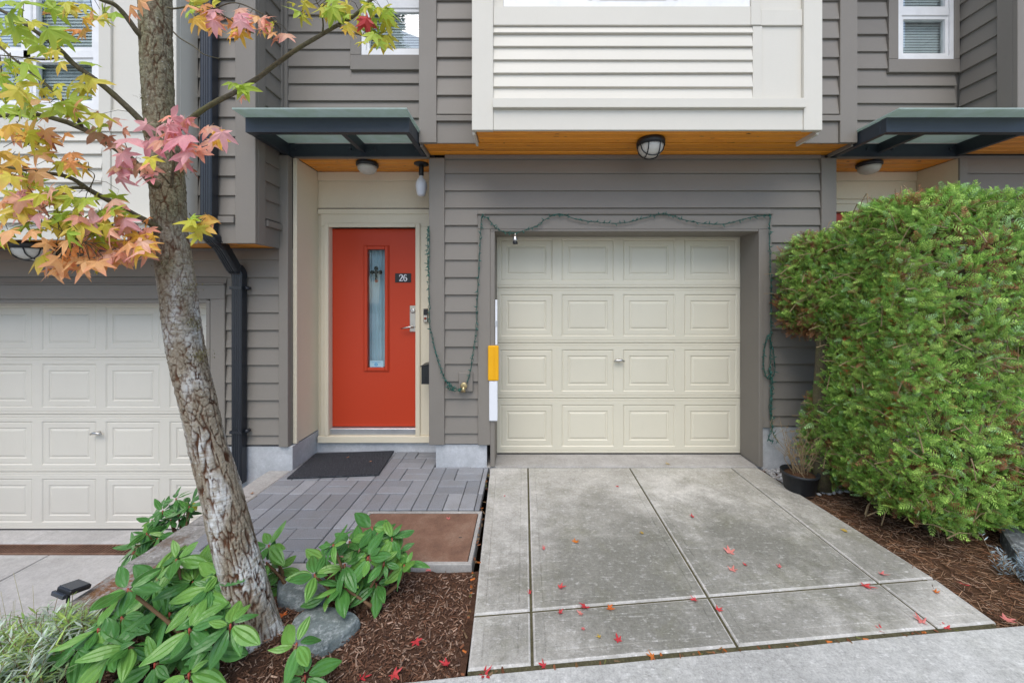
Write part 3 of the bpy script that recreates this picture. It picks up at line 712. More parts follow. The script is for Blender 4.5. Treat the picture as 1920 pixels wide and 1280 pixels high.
# canopies
def canopy(parent, x0, x1, xm):
    f, b, z0, z1 = 2.90, 3.38, ESZ + .001, 2.868
    c = mbox('canopy', [(x0, x1, f, f + .05, z0, z1), (x0, x1, b, b + .045, z0, z1)], M_STEEL, parent)
    for x in (x0, xm - .02, x1 - .04):
        cbox('rafter', x, x + .04, f + .051, b - .001, z0 + (.002 if x != xm - .02 else .03), z1 - .002, M_STEEL, c, .002)
    cbox('glass_pane', x0 - .015, x1 + .015, 2.785, b - .002, z1 + .004, z1 + .016, M_CGLASS, c, .001)
    for x in (x0 + .09, xm - .11, xm + .11, x1 - .09):
        lathe('bolt', [(.011, 0), (.011, -.008), (.006, -.011)], (x, b, z0 + .06), M_STEEL, c, 8, True, 'Y')
    return c
canopy(H, -2.106, -.868, -1.42)

# ---- left house, one step down the hill
L = thing('townhouse', 'lower left town house with cream bay and garage behind the tree', 'house', (-3.6, 3.6, LZ))
D4 = 3.385; LS = 1.945
lw2 = mbox('lower_wall', [(-2.66, -2.062, D4, D4 + .5, .22, LS + .0), (-2.9, -2.13, D4 + .002, D4 + .5, LS + .02, ESZ), (-8, -2.66, D4, D4 + .15, 1.50, LS)], M_SHELL, L)
e4 = .1537; zr4 = 1.076
siding(lw2, -2.613, -2.146, .225, LS - .02, D4, zr4, e4, M_SIDE); siding(lw2, -7, -2.6135, 1.64, LS - .02, D4, zr4, e4, M_SIDE)
cbox('post', -2.145, -2.063, D4 - .034, D4 + .034, .208, ESZ + .0, M_TRIM, lw2, .004)
cbox('garage_head_trim', -7, -2.614, D4 - .036, D4 + .002, 1.50, 1.626, M_TRIM, lw2, .003); cbox('head_flashing', -7, -2.610, D4 - .052, D4 + .002, 1.6265, 1.638, M_TRIM, lw2)
cbox('side_trim', -2.741, -2.614, D4 - .035, D4 + .002, LZ + .02, 1.4995, M_TRIM, lw2, .003)
cbox('jamb', -2.775, -2.742, D4 - .038, 3.56, LZ + .02, 1.49, M_TRIM, lw2, .003); cbox('head_jamb', -7, -2.776, D4 - .02, 3.56, 1.465, 1.4995, M_TRIM, lw2, .003)
garage_door(L, -3.30 - 4 * .593, 3.57, LZ + .012, M_GDOOR2, -5.75, -2.745, 5, px(182, 3.55))
mbox('foundation', [(-2.613, -2.036, D4 - .012, 3.81, LZ - .2, .207)], M_FOUND, L)
GX = 3.04
gb = mbox('bay_return', [(-3.0, -2.150, GX + .02, D4 - .001, LS + .02, TOP)], M_SHELL, L)
mbox('upper_wall', [(-3.0, -2.150, D4 + .001, 3.6, ESZ + .2, TOP)], M_SHELL, L)
siding(gb, -2.582, -2.281, 2.152, TOP, GX + .02, 2.472, .155, M_SIDE)
cbox('corner_board', -2.280, -2.1192, GX - .014, GX + .02, LS - .008, TOP, M_TRIM, gb, .003)
cbox('corner_board', -2.150, -2.1195, GX + .0205, 3.148, LS - .008, TOP, M_TRIM, gb, .003)
siding(gb, 3.149, 3.362, 2.152, TOP, -2.150, 2.472, .155, M_SIDE, 'right')
cbox('corner_board', -2.150, -2.120, 3.363, 3.384, LS - .008, 2.75, M_TRIM, gb, .002)
cbox('corner_board', -2.150, -2.120, 3.363, 3.40, 2.88, TOP, M_TRIM, gb, .002)
flash(gb, -2.582, -2.284, GX + .02, 2.098, 2.150, M_TRIM); cbox('drip_flashing', -2.16, -2.108, 3.16, 3.38, 2.098, 2.150, M_TRIM, gb)
cbox('skirt_board', -2.582, -2.281, GX, GX + .02, LS - .005, 2.0975, M_TRIM, gb); cbox('skirt_board', -2.150, -2.134, 3.149, 3.362, LS - .005, 2.0975, M_TRIM, gb)
WB = 2.86
wb = mbox('bay', [(-6, -2.60, WB + .02, 3.3, LS + .02, 2.91), (-3.16, -2.60, WB + .02, 3.3, 2.91, TOP), (-6, -4.3, WB + .02, 3.3, 2.91, TOP), (-4.3, -3.16, WB + .3, 3.3, 2.91, TOP)], M_CREAM, L)
siding(wb, -6, -3.151, 2.094, 2.743, WB + .022, 2.573, .1053, M_CSIDE)
cbox('batten', -3.150, -3.090, WB + .004, WB + .022, 2.0945, 2.7425, M_CREAM, wb); cbox('panel', -3.0895, -2.7145, WB + .014, WB + .022, 2.0945, 2.7425, M_CSIDE, wb, .001)
cbox('corner_board', -2.714, -2.582, WB - .012, WB + .022, LS - .01, TOP, M_CREAM, wb, .003); cbox('side_board', -2.60, -2.583, WB + .0225, GX, LS - .01, TOP, M_CREAM, wb, .003)
cbox('band_board', -6, -3.169, WB - .002, WB + .022, 2.744, 2.905, M_CREAM, wb, .003); cbox('band_board', -3.0775, -2.7145, WB, WB + .022, 2.744, 2.905, M_CREAM, wb, .003)
cbox('side_casing', -3.1685, -3.078, WB - .004, WB + .022, 2.744, TOP, M_CREAM, wb, .003); cbox('panel', -3.0775, -2.7145, WB + .014, WB + .022, 2.9055, TOP, M_CSIDE, wb, .001)
flash(wb, -6, -2.712, WB + .012, 2.058, 2.093, M_CREAM); cbox('skirt_board', -6, -2.7145, WB - .004, WB + .022, LS - .006, 2.0575, M_CREAM, wb, .003)
window(wb, -4.25, -3.169, 2.91, 4.7, WB + .03, .05, (3.33,), (-3.72,), M_BLIND)
sf2 = mbox('soffit', [(-6, -2.601, WB + .03, GX + .02, LS + .017, LS + .03), (-6, -2.152, GX + .02, D4, LS + .017, LS + .03)], M_DARK, L)
planks(sf2, -6, -2.604, WB + .035, GX, LS + .001); planks(sf2, -6, -2.155, GX + .002, D4 - .022, LS + .001)

# ---- right house
R = thing('townhouse', 'right town house behind the hedge with blinds and a second canopy', 'house', (4.2, 3.6, 0))
rw3 = mbox('upper_wall', [(2.725, 3.30, D3, D3 + .15, ESZ + .017, TOP), (3.30, 3.88, D3, D3 + .15, ESZ + .017, 3.62), (3.30, 3.88, D3, D3 + .15, 4.9, TOP)], M_SHELL, R)
siding(rw3, 2.726, 3.835, ESZ + .13, 3.238 + .1525, D3, 3.238, .1525, M_SIDE); siding(rw3, 2.726, 3.224, 3.238 + .1525, TOP, D3, 3.238, .1525, M_SIDE); siding(rw3, 3.2245, 3.835, 3.238 + .1525, 3.504, D3, 3.238, .1525, M_SIDE)
cbox('window_trim', 3.225, 3.852, D3 - .036, D3 + .001, 3.505, 3.622, M_TRIM, rw3, .003); cbox('window_trim', 3.225, 3.310, D3 - .036, D3 + .001, 3.6225, TOP, M_TRIM, rw3, .003); cbox('window_trim', 3.806, 3.852, D3 - .036, D3 + .001, 3.6225, TOP, M_TRIM, rw3, .003)
window(rw3, 3.311, 3.805, 3.624, 4.9, D3 - .005, .035, (4.045,), (), M_BLIND)
cbox('entry_beam', 2.777, 3.868, 3.40, D3 + .01, ESZ - .004, ESZ + .125, M_TRIM, rw3, .003)
rs = mbox('projecting_wall', [(3.874, 6.5, 3.04, D3 - .001, SZ + .02, TOP), (3.874, 6.5, D3, 3.6, SZ + .02, TOP)], M_SHELL, R)
siding(rs, 3.125, 3.40, SZ + .1, TOP, 3.873, 3.20, .150, M_SIDE, 'left')
cbox('corner_board', 3.842, 3.873, 3.0205, 3.124, SZ - .008, TOP, M_TRIM, rs, .003); cbox('corner_board', 3.841, 3.99, 2.988, 3.02, SZ - .008, TOP, M_TRIM, rs, .003)
siding(rs, 3.991, 6, SZ + .1, TOP, 3.02, 3.20, .155, M_SIDE)
cbox('skirt_board', 3.855, 3.873, 3.125, 3.40, SZ - .006, SZ + .099, M_TRIM, rs); cbox('skirt_board', 3.991, 6, 3.005, 3.02, SZ - .006, SZ + .099, M_TRIM, rs)
sf3 = mbox('soffit', [(3.86, 6.5, 3.03, W, SZ + .017, SZ + .03)], M_DARK, R); planks(sf3, 3.876, 6.4, 3.03, W - .03, SZ + .001)
es3 = mbox('entry_soffit', [(2.78, 3.88, 3.44, 3.82, ESZ + .017, ESZ + .03)], M_DARK, R); planks(es3, 2.778, 3.868, 3.442, 3.80, ESZ, .10)
ew3 = mbox('entry_wall', [(2.70, 2.86, E, E + .14, 0, ESZ), (3.74, 3.90, E, E + .14, 0, ESZ), (2.86, 3.74, E, E + .14, 2.37, ESZ)], M_ECREAM, R)
cbox('side_panel', 3.869, 3.892, 3.422, E - .001, .1, ESZ, M_ECREAM, ew3, .003)
cbox('cove_trim', 2.778, 3.868, E - .022, E - .001, 2.665, ESZ - .002, M_ECREAM, ew3, .004); cbox('header_panel', 2.778, 3.868, E - .010, E - .001, 2.49, 2.664, M_ECREAM, ew3, .002)
cbox('head_cap', 2.778, 3.868, E - .034, E - .001, 2.435, 2.4775, M_ECREAM, ew3, .004)
fr3 = cbox('door_frame', 2.79, 3.85, E - .030, E - .001, 2.36, 2.4345, M_ECREAM, R, .004)
cbox('casing', 2.79, 2.862, E - .030, E + .05, .165, 2.3595, M_ECREAM, fr3, .004); cbox('casing', 3.738, 3.85, E - .030, E + .05, .165, 2.3595, M_ECREAM, fr3, .004)
cbox('front_door', 2.864, 3.736, E + .03, E + .075, .165, 2.357, M_RED, R)
cbox('post', 3.8695, 3.94, W - .034, W + .01, -.1, ESZ + .001, M_TRIM, R, .003)
lw3 = mbox('lower_wall', [(3.8925, 6.5, W, W + .2, -.1, SZ)], M_SHELL, R); siding(lw3, 3.941, 6.3, .2, SZ - .03, W, zr, e, M_SIDE)
mbox('foundation', [(2.76, 3.95, E - .02, E + .2, -.2, .16)], M_FOUND, R)
canopy(R, 2.735, 3.838, 3.13)
# bulk of the row behind the facades
bk = mbox('rear_block', [(-9, 9, 4.5, 12, -.8, TOP)], M_SHELL, H)
mbox('sky_blocking_roof', [(-9, 9, 2.5, 12.3, TOP + .001, TOP + .15)], M_TRIM, H)  # unseen slab over the row, added to cut sky light
mbox('end_wall', [(-9, -6.001, 2.9, 4.5, -.8, TOP)], M_SHELL, L); mbox('end_wall', [(6.501, 9, 3.1, 4.5, -.8, TOP)], M_SHELL, R)
# ------------------------------------------------------------------ fixtures on and round the houses
def caged_lamp(label, c, r=.108):
    t = thing('ceiling_lamp', label, 'lamp', c, 'outdoor ceiling lamps')
    lathe('base', [(r * .98, -.0005), (r * 1.04, -.012), (r * 1.04, -.040), (r * .97, -.048)], c, M_BLACK, t, 28)
    lathe('globe', [(r * .94, -.046), (r * .92, -.07), (r * .82, -.098), (r * .62, -.122), (r * .35, -.136), (.01, -.140)], c, M_LAMP, t, 28)
    V = []; Fc = []
    C = Vector(c)
    for off in (-.42, .42):
        for ax in (0, 1):
            pts = []
            for i in range(15):
                s = -1 + 2 * i / 14; q = math.sqrt(max(0, 1 - off * off)) * s
                rr = math.sqrt(q * q + off * off); h = -.044 - .102 * math.sqrt(max(0, 1 - rr ** 2.4))
                pts.append(C + (Vector((q * r, off * r, h)) if ax == 0 else Vector((off * r, q * r, h))))
            tube_geo(pts, .0042, 6, V, Fc)
    ring = [C + Vector((r * math.cos(a) * .99, r * math.sin(a) * .99, -.05)) for a in np.linspace(0, 2 * math.pi, 25)]
    tube_geo(ring, .005, 6, V, Fc)
    mk('cage', V, Fc, M_BLACK, t, True); return t
caged_lamp('black caged ceiling lamp under the cream bay above the middle garage', (1.024, 3.11, SZ + .0005))
caged_lamp('black caged ceiling lamp half hidden by leaves above the lower garage', (-3.90, 3.06, LS + .0005), .13)
def dome_lamp(label, c, tilt=1):
    t = thing('ceiling_lamp', label, 'lamp', c, 'outdoor ceiling lamps')
    lathe('base', [(.088, -.0005), (.098, -.01), (.098, -.034), (.09, -.04)], c, M_BLACK, t, 24)
    lathe('globe', [(.086, -.038), (.084, -.062), (.068, -.088), (.04, -.102), (.01, -.106)], c, M_LAMP, t, 24)
dome_lamp('small black dome lamp with frosted glass over the red door', (-1.443, 3.53, ESZ - .0005))
dome_lamp('small dome lamp under the right hand canopy above the hedge', (3.17, 3.53, ESZ - .0005))
hb = thing('hanging_bulb', 'bare white bulb in a black socket hanging beside the entry', 'light bulb', (-.955, 3.56, ESZ))
lathe('canopy_plate', [(.066, -.001), (.068, -.008), (.05, -.016), (.02, -.02)], (-.955, 3.56, ESZ), M_BLACK, hb, 20)
lathe('socket', [(.020, -.018), (.022, -.03), (.023, -.105), (.018, -.113)], (-.955, 3.56, ESZ), M_BLACK, hb, 16)
lathe('bulb', [(.016, -.112), (.019, -.13), (.036, -.150), (.049, -.18), (.052, -.205), (.048, -.24), (.038, -.285), (.030, -.297), (.02, -.302)], (-.955, 3.56, ESZ), M_OFFWHITE, hb, 20)

# downspout with crimped elbows
def sweep_rect(pts, w, h, mat, name, parent, flute=True):
    V = []; Fc = []
    prof = [(-w / 2, -h / 2 + .012), (-w / 2 + .006, -h / 2 + .004), (-w / 2 + .014, -h / 2)]
    n = 7
    for k in range(n):
        x = -w / 2 + .02 + (w - .04) * k / (n - 1); prof.append((x, -h / 2 + (.004 if k % 2 else 0)))
    prof += [(w / 2 - .014, -h / 2), (w / 2 - .006, -h / 2 + .004), (w / 2, -h / 2 + .012), (w / 2, h / 2), (-w / 2, h / 2)]
    pts = [Vector(p) for p in pts]; m = len(prof)
    for i, p in enumerate(pts):
        t = (pts[min(i + 1, len(pts) - 1)] - pts[max(i - 1, 0)]).normalized()
        right = Vector((1, 0, 0)); right = (right - t * right.dot(t)).normalized(); fwd = t.cross(right)
        if fwd.y < 0: fwd = -fwd
        for a, b in prof: V.append(p + right * a + fwd * b)
    for i in range(len(pts) - 1):
        for k in range(m): k2 = (k + 1) % m; Fc.append([i * m + k, i * m + k2, (i + 1) * m + k2, (i + 1) * m + k])
    return mk(name, V, Fc, mat, parent)
ds = thing('downspout', 'black fluted downspout stepping back beside the lower garage', 'downspout', (-2.46, 3.33, LZ))
du, dl = 2.985, 3.318
xu = px(391, du); xl = px(447.5, dl)
zu = pz(425, du)
up = sweep_rect([(xu, du, TOP - .05), (xu, du, zu)], .092, .07, M_SPOUT, 'pipe', ds)
p0 = Vector((xu, du, zu)); p3 = Vector((xl, dl, pz(520, dl)))
el = [p0 + Vector((0, 0, .0)), p0 + Vector((0, 0, -.05)), p0 + Vector((.012, .03, -.10)), p0 + (p3 - p0) * .38, p0 + (p3 - p0) * .80, p3 + Vector((-.012, -.02, .075)), p3 + Vector((0, 0, .03)), p3]
el = spline(el, 4)
sweep_rect(el, .094, .072, M_SPOUT, 'elbow', ds)
for k in range(7):
    a = spline([p0 + Vector((0, 0, -.02)), p0 + Vector((.004, .01, -.07)), p0 + Vector((.03, .06, -.13))], 8)[k * 2]
    V, Fc = [], []
    tube_geo([a + Vector((-.048, -.03, .006)), a + Vector((-.05, .03, -.012)), a + Vector((.05, .03, -.012)), a + Vector((.049, -.03, .006))], .0035, 5, V, Fc); mk('crimp', V, Fc, M_SPOUT, ds)
sweep_rect([p3 + Vector((0, 0, .012)), (xl, dl, pz(905, dl))], .090, .068, M_SPOUT, 'pipe', ds)
for v in (540, 808):
    z = pz(v, dl); b = mbox('strap', [(xl - .052, xl + .052, dl - .039, dl - .0355, z - .012, z + .012), (xl - .052, xl - .0485, dl - .036, dl + .04, z - .012, z + .012), (xl + .0485, xl + .052, dl - .036, dl + .04, z - .012, z + .012)], M_SPOUT, ds)
    lathe('strap_ear', [(.016, .03), (.016, -.006), (.008, -.01)], (xl + .07, dl, z), M_SPOUT, b, 12, True, 'Y')

# number plate with serif digits
npd = E + .035
npx0, npx1, npz0, npz1 = px(741, npd), px(771, npd), pz(529.5, npd), pz(512.5, npd)
npl = thing('house_number_plate', 'black plate with white number 26 on the red door', 'number plate', ((npx0 + npx1) / 2, npd, npz0))
cbox('plate', npx0, npx1, npd - .006, npd - .0006, npz0, npz1, M_BLACK, npl, .002)
def stroke(name, pts, wid, s, ox, oz, y, mat, parent):
    pts = [Vector((p[0], 0, p[1])) for p in pts]; V = []; Fc = []
    if not isinstance(wid, list): wid = [wid] * len(pts)
    for i, p in enumerate(pts):
        t = (pts[min(i + 1, len(pts) - 1)] - pts[max(i - 1, 0)]).normalized(); n = Vector((-t.z, 0, t.x)) * wid[i] / 2
        for q in (p + n, p - n): V += [(ox + q.x * s, y, oz + q.z * s), (ox + q.x * s, y + .0018, oz + q.z * s)]
    for i in range(len(pts) - 1):
        a = i * 4; b = a + 4
        Fc += [[a, a + 2, b + 2, b], [a, b, b + 1, a + 1], [a + 2, a + 3, b + 3, b + 2]]
    Fc += [[0, 1, 3, 2], [len(V) - 4, len(V) - 2, len(V) - 1, len(V) - 3]]
    return mk(name, V, Fc, mat, parent)
hh = (npz1 - npz0); s = hh * .70; oz = npz0 + hh * .15; cx_ = (npx0 + npx1) / 2
two = spline([(.08, 0, .70), (.08, 0, .82), (.18, 0, .96), (.32, 0, 1.0), (.47, 0, .93), (.53, 0, .76), (.46, 0, .56), (.28, 0, .33), (.10, 0, .10), (.07, 0, .04)], 4)
wd = [.10 + .09 * math.exp(-((i / (len(two) - 1) - .62) / .16) ** 2) for i in range(len(two))]
d2 = stroke('digit', [(p.x, p.z) for p in two], wd, s, cx_ - s * .62, oz, npd - .008, M_OFFWHITE, npl)
stroke('digit_foot', [(.05, .06), (.54, .06), (.58, .22)], [.13, .13, .05], s, cx_ - s * .62, oz, npd - .0082, M_OFFWHITE, d2)
six = spline([(.50, 0, .86), (.42, 0, .97), (.30, 0, .99), (.16, 0, .86), (.08, 0, .58), (.08, 0, .32), (.16, 0, .08), (.30, 0, .01), (.46, 0, .09), (.53, 0, .30), (.46, 0, .50), (.31, 0, .58), (.17, 0, .50), (.10, 0, .36)], 4)
ws = [.09 + .09 * (math.exp(-((i / (len(six) - 1) - .33) / .12) ** 2) + math.exp(-((i / (len(six) - 1) - .70) / .1) ** 2)) for i in range(len(six))]
stroke('digit', [(p.x, p.z) for p in six], ws, s, cx_ + s * .05, oz, npd - .008, M_OFFWHITE, npl)
# small sticker inside the glass and the cross hanging behind it
M_STK = plain('sticker_blue', (.03, .28, .52), .5); M_STW = plain('sticker_white', (.62, .76, .82), .5)
st = thing('window_sticker', 'small white and blue sticker at the foot of the door glass', 'sticker', (-1.476, E + .05, .83))
cbox('sheet', px(694, 3.85), px(719, 3.85), E + .0465, E + .0475, pz(689, 3.85), pz(676, 3.85), M_STW, st, .0002)
cx0 = px(705.5, 3.85); cz0 = pz(683, 3.85)
V, Fc = tube_geo([(cx0 + .013 * math.cos(a) , E + .0455, cz0 + .013 * math.sin(a)) for a in np.linspace(0, 2 * math.pi, 17)], .003, 5)
mk('emblem', V, Fc, M_STK, st)
cbox('emblem', cx0 - .018, cx0 + .018, E + .0445, E + .046, cz0 - .003, cz0 + .003, M_STK, st, .0002)
cbox('print_line', cx0 - .045, cx0 + .045, E + .0445, E + .046, cz0 + .020, cz0 + .024, M_STK, st, .0002); cbox('print_line', cx0 - .045, cx0 + .045, E + .0445, E + .046, cz0 - .026, cz0 - .022, M_STK, st, .0002)
M_CROSS = plain('dark_bronze', (.035, .025, .02), .5, .5, .3); M_FIG = plain('red_brown_wood', (.30, .06, .03), .5)
cr = thing('wall_cross', 'small dark trefoil cross hanging behind the door glass', 'cross', (px(707, 3.87), E + .055, pz(530, 3.87)))
ccx, ccz = px(706, 3.865), pz(511, 3.865); yc = E + .056
cbox('upright', ccx - .012, ccx + .012, yc - .004, yc + .004, ccz - .075, ccz + .038, M_CROSS, cr, .002); cbox('crossbar', ccx - .038, ccx + .038, yc - .0045, yc + .0045, ccz - .010, ccz + .014, M_CROSS, cr, .002)
for (a, b) in ((0, .042), (-.042, .002), (.042, .002)): lathe('lobe', [(.019, .005), (.021, 0), (.019, -.005)], (ccx + a, yc, ccz + b), M_CROSS, cr, 12, True, 'Y')
lathe('foot_lobe', [(.016, .006), (.018, 0), (.014, -.006)], (ccx + .002, yc, ccz - .085), M_FIG, cr, 12, True, 'Y')
# doorbell, mailbox, hose bib
bx_, bz = px(799, E - .03), pz(591, E - .03)
db = thing('doorbell', 'slim black and silver video doorbell on the cream door casing', 'doorbell', (bx_, E - .03, bz))
cbox('case', bx_ - .022, bx_ + .022, E - .058, E - .031, bz - .068, bz + .068, M_CHROME, db, .006)
cbox('lens_panel', bx_ - .018, bx_ + .018, E - .0605, E - .0585, bz + .002, bz + .060, M_BLACK, db, .002)
lathe('button', [(.013, -.0005), (.013, -.004), (.009, -.006)], (bx_, E - .0585, bz - .030), M_FIG, db, 14, True, 'Y')
mb = thing('mailbox', 'black metal letter box fixed behind the entry post', 'mailbox', (-.90, 3.6, .76))
x0, x1, y0, y1 = px(790, 3.56), -.8485, 3.56, 3.78; z0, z1 = pz(720, 3.56), pz(687, 3.56); zt = pz(682, 3.56)
mk('box', [(x0, y0, z0), (x1, y0, z0), (x1, y1, z0), (x0, y1, z0), (x0, y0, z1), (x1, y0, zt), (x1, y1, zt), (x0, y1, z1)], [[3, 2, 1, 0], [0, 1, 5, 4], [1, 2, 6, 5], [2, 3, 7, 6], [3, 0, 4, 7], [4, 5, 6, 7]], M_BLACK, mb)
mk('lid', [(x0 - .012, y0 - .006, z1 - .003), (x1, y0 - .006, zt + .002), (x1, y1 + .004, zt + .002), (x0 - .012, y1 + .004, z1 - .003), (x0 - .012, y0 - .006, z1 + .003), (x1, y0 - .006, zt + .008), (x1, y1 + .004, zt + .008), (x0 - .012, y1 + .004, z1 + .003)], [[3, 2, 1, 0], [0, 1, 5, 4], [1, 2, 6, 5], [2, 3, 7, 6], [3, 0, 4, 7], [4, 5, 6, 7]], M_BLACK, mb)
hx, hz = px(874.5, W), pz(714, W)
ho = thing('hose_bib', 'brass garden tap on a taupe mounting block beside the garage', 'tap', (hx, W, hz))
cbox('mounting_block', hx - .062, hx + .062, W - .046, W - .0195, hz - .085, hz + .085, M_TRIM, ho, .004)
tube('spout', [(hx - .01, W - .044, hz - .03), (hx - .01, W - .075, hz - .03), (hx - .01, W - .10, hz - .045), (hx - .01, W - .108, hz - .075)], [.016, .016, .017, .018], M_BRASS, ho, 12)
lathe('handwheel', [(.010, .0), (.028, -.002), (.031, -.008), (.026, -.012), (.010, -.014)], (hx - .008, W - .092, hz - .022), M_BRASS, ho, 14, True, 'Y')
# guard strip on the garage jamb
cg = thing('corner_guard', 'yellow and white padded guard strip on the left garage jamb', 'corner guard', (-.29, 3.40, .4))
gd0 = 3.395
def gz(v): return pz(v, gd0)
cbox('yellow_pad', px(915, gd0), px(935, gd0), gd0 - .012, gd0 + .018, gz(713), gz(648), M_YELLOW, cg, .006)
cbox('fold', px(926, gd0), px(928, gd0), gd0 - .016, gd0 - .0125, gz(712), gz(650), M_YELLOW, cg, .001)
cbox('white_pad', px(917, gd0), px(933, gd0), gd0 - .006, gd0 + .018, gz(789), gz(714), M_OFFWHITE, cg, .006)
cbox('rail', px(928.5, gd0), px(932.5, gd0), gd0 + .0, gd0 + .018, gz(647), gz(562), M_OFFWHITE, cg, .003)
cbox('clip', px(928, gd0), px(933, gd0), gd0 - .004, gd0 + .019, gz(612), gz(601), M_ALU, cg, .001)
# chrome spotlight hanging from the garland
sd_ = 3.385; sx, sz_ = px(966, sd_), pz(437, sd_)
hs = thing('hanging_socket', 'tiny chrome pendant hanging from the garland over the garage door', 'pendant', (sx, sd_, sz_))
lathe('cap', [(.003, 0), (.008, -.006), (.010, -.026), (.018, -.032), (.019, -.05), (.022, -.056), (.022, -.068), (.016, -.072)], (sx, sd_, sz_), M_CHROME, hs, 14)
lathe('body', [(.016, -.072), (.021, -.076), (.022, -.092), (.018, -.098)], (sx, sd_, sz_), M_BLACK, hs, 14)

# green fairy light strings
def light_string(name, label, paths, seed, dens=26, parent=None):
    r = random.Random(seed); t = thing(name, label, 'fairy lights', paths[0][0])
    V = []; Fc = []; BV = []; BF = []
    for pts in paths:
        c = spline(pts, 8); L = sum((c[i + 1] - c[i]).length for i in range(len(c) - 1))
        tw = [[], []]
        for i, p in enumerate(c):
            a = i * .9
            for k in (0, 1): tw[k].append(p + Vector((math.cos(a + k * math.pi), math.sin(a + k * math.pi) * .6, math.sin(a * 1.3 + k * math.pi) * .8)) * .005 + Vector((r.gauss(0, .0022), 0, r.gauss(0, .0022))))
        for k in (0, 1): tube_geo(tw[k], .0023, 5, V, Fc)
        n = max(2, int(L * dens))
        for i in range(n):
            p = c[int((i + .5) / n * (len(c) - 1))]; an = r.uniform(0, 2 * math.pi)
            d = Vector((math.cos(an), -.35 - .3 * r.random(), math.sin(an))).normalized(); ln = r.uniform(.022, .036)
            tube_geo([p, p + d * ln * .5, p + d * ln], [.0045, .0042, .0016], 6, BV, BF)
    mk('wire', V, Fc, M_WIRE, t, True); o = mk('mini_bulbs', BV, BF, M_BULB, t, True); o['kind'] = 'stuff'
    return t
def S(l, d): return [P(u, v, d) for u, v in l]
yw = 3.384
light_string('fairy_lights', 'green fairy light string draped round and over the garage door frame',
    [S([(843, 722), (850, 727), (862, 729), (874, 722), (883, 690), (888, 655), (893, 615), (894, 570), (897, 520), (899, 470), (902, 430), (904, 407), (915, 410), (930, 428), (948, 436), (966, 437), (985, 432), (1005, 424), (1025, 410), (1043, 402), (1060, 404), (1085, 412), (1115, 416), (1150, 419), (1185, 415), (1215, 407), (1243, 401), (1262, 405), (1285, 413), (1320, 419), (1360, 420), (1395, 411), (1425, 405), (1444, 404)], yw),
     S([(843, 722), (846, 730), (854, 733), (866, 727)], yw)], 1)
light_string('fairy_lights', 'green fairy light strand hanging down the entry post beside the red door',
    [S([(803, 424), (802, 450), (802, 480), (803, 510), (804, 550), (805, 580), (806, 610), (812, 640), (818, 665), (826, 690), (834, 710), (840, 720)], yw), S([(804, 426), (805, 455), (803, 490), (804, 520)], yw), S([(838, 716), (846, 722), (850, 731), (842, 730), (839, 722)], yw)], 2)
light_string('fairy_lights', 'green fairy light strand trailing down right of the garage by the hedge',
    [S([(1444, 404), (1443, 440), (1444, 490), (1446, 540), (1446, 590), (1445, 640), (1444, 690), (1447, 740), (1446, 790), (1451, 815), (1458, 826)], yw), S([(1440, 628), (1434, 650), (1432, 690), (1440, 710), (1452, 700), (1450, 660), (1441, 628)], yw), S([(1441, 690), (1449, 720), (1443, 760), (1448, 800), (1441, 822), (1450, 826)], yw)], 3, 34)
# door mat
def mat_mat():
    t = NT('black_door_mat'); n = t.noise(t.pos(), 130, 3, .7); v = t.noise(t.pos(), 200, 2)
    col = t.ramp(n, [(.35, (.016, .017, .020)), (.56, (.045, .048, .055)), (.72, (.20, .205, .215))])
    return t.fin(col, .9, t.bump(v, 1.0, .006), .2)
M_MAT = mat_mat()
Mm = Matrix.Translation((-1.628, 3.485, 0)) @ Matrix.Rotation(math.radians(5), 4, 'Z')
tag(cbox('door_mat', -.372, .372, -.262, .262, .0025, .016, M_MAT, None, .005, Mm), 'black coarse loop door mat before the red door', 'door mat')
# solar light on the wall end
M_SOLAR = plain('solar_panel', (.035, .042, .055), .25, .5)
sp = thing('solar_light', 'small black solar light perched on the retaining wall edge', 'solar light', (-2.28, 1.93, .0))
q0 = P(137, 1101, 1.93)
Ms = Matrix.Translation(q0) @ Matrix.Rotation(math.radians(-18), 4, 'Z') @ Matrix.Rotation(math.radians(-12), 4, 'X')
cbox('head', -.055, .055, -.035, .045, -.012, .010, M_BLACK, sp, .004, Ms); cbox('panel', -.050, .050, -.030, .040, .0105, .013, M_SOLAR, sp, .001, Ms)
cbox('lens', -.06, .04, -.05, -.0355, -.026, -.006, M_SOLAR, sp, .002, Ms)
tube('stake', [q0 + Vector((-.01, -.01, -.015)), q0 + Vector((-.012, -.012, -.06)), q0 + Vector((-.01, .0, -.16))], .007, M_BLACK, sp, 6)
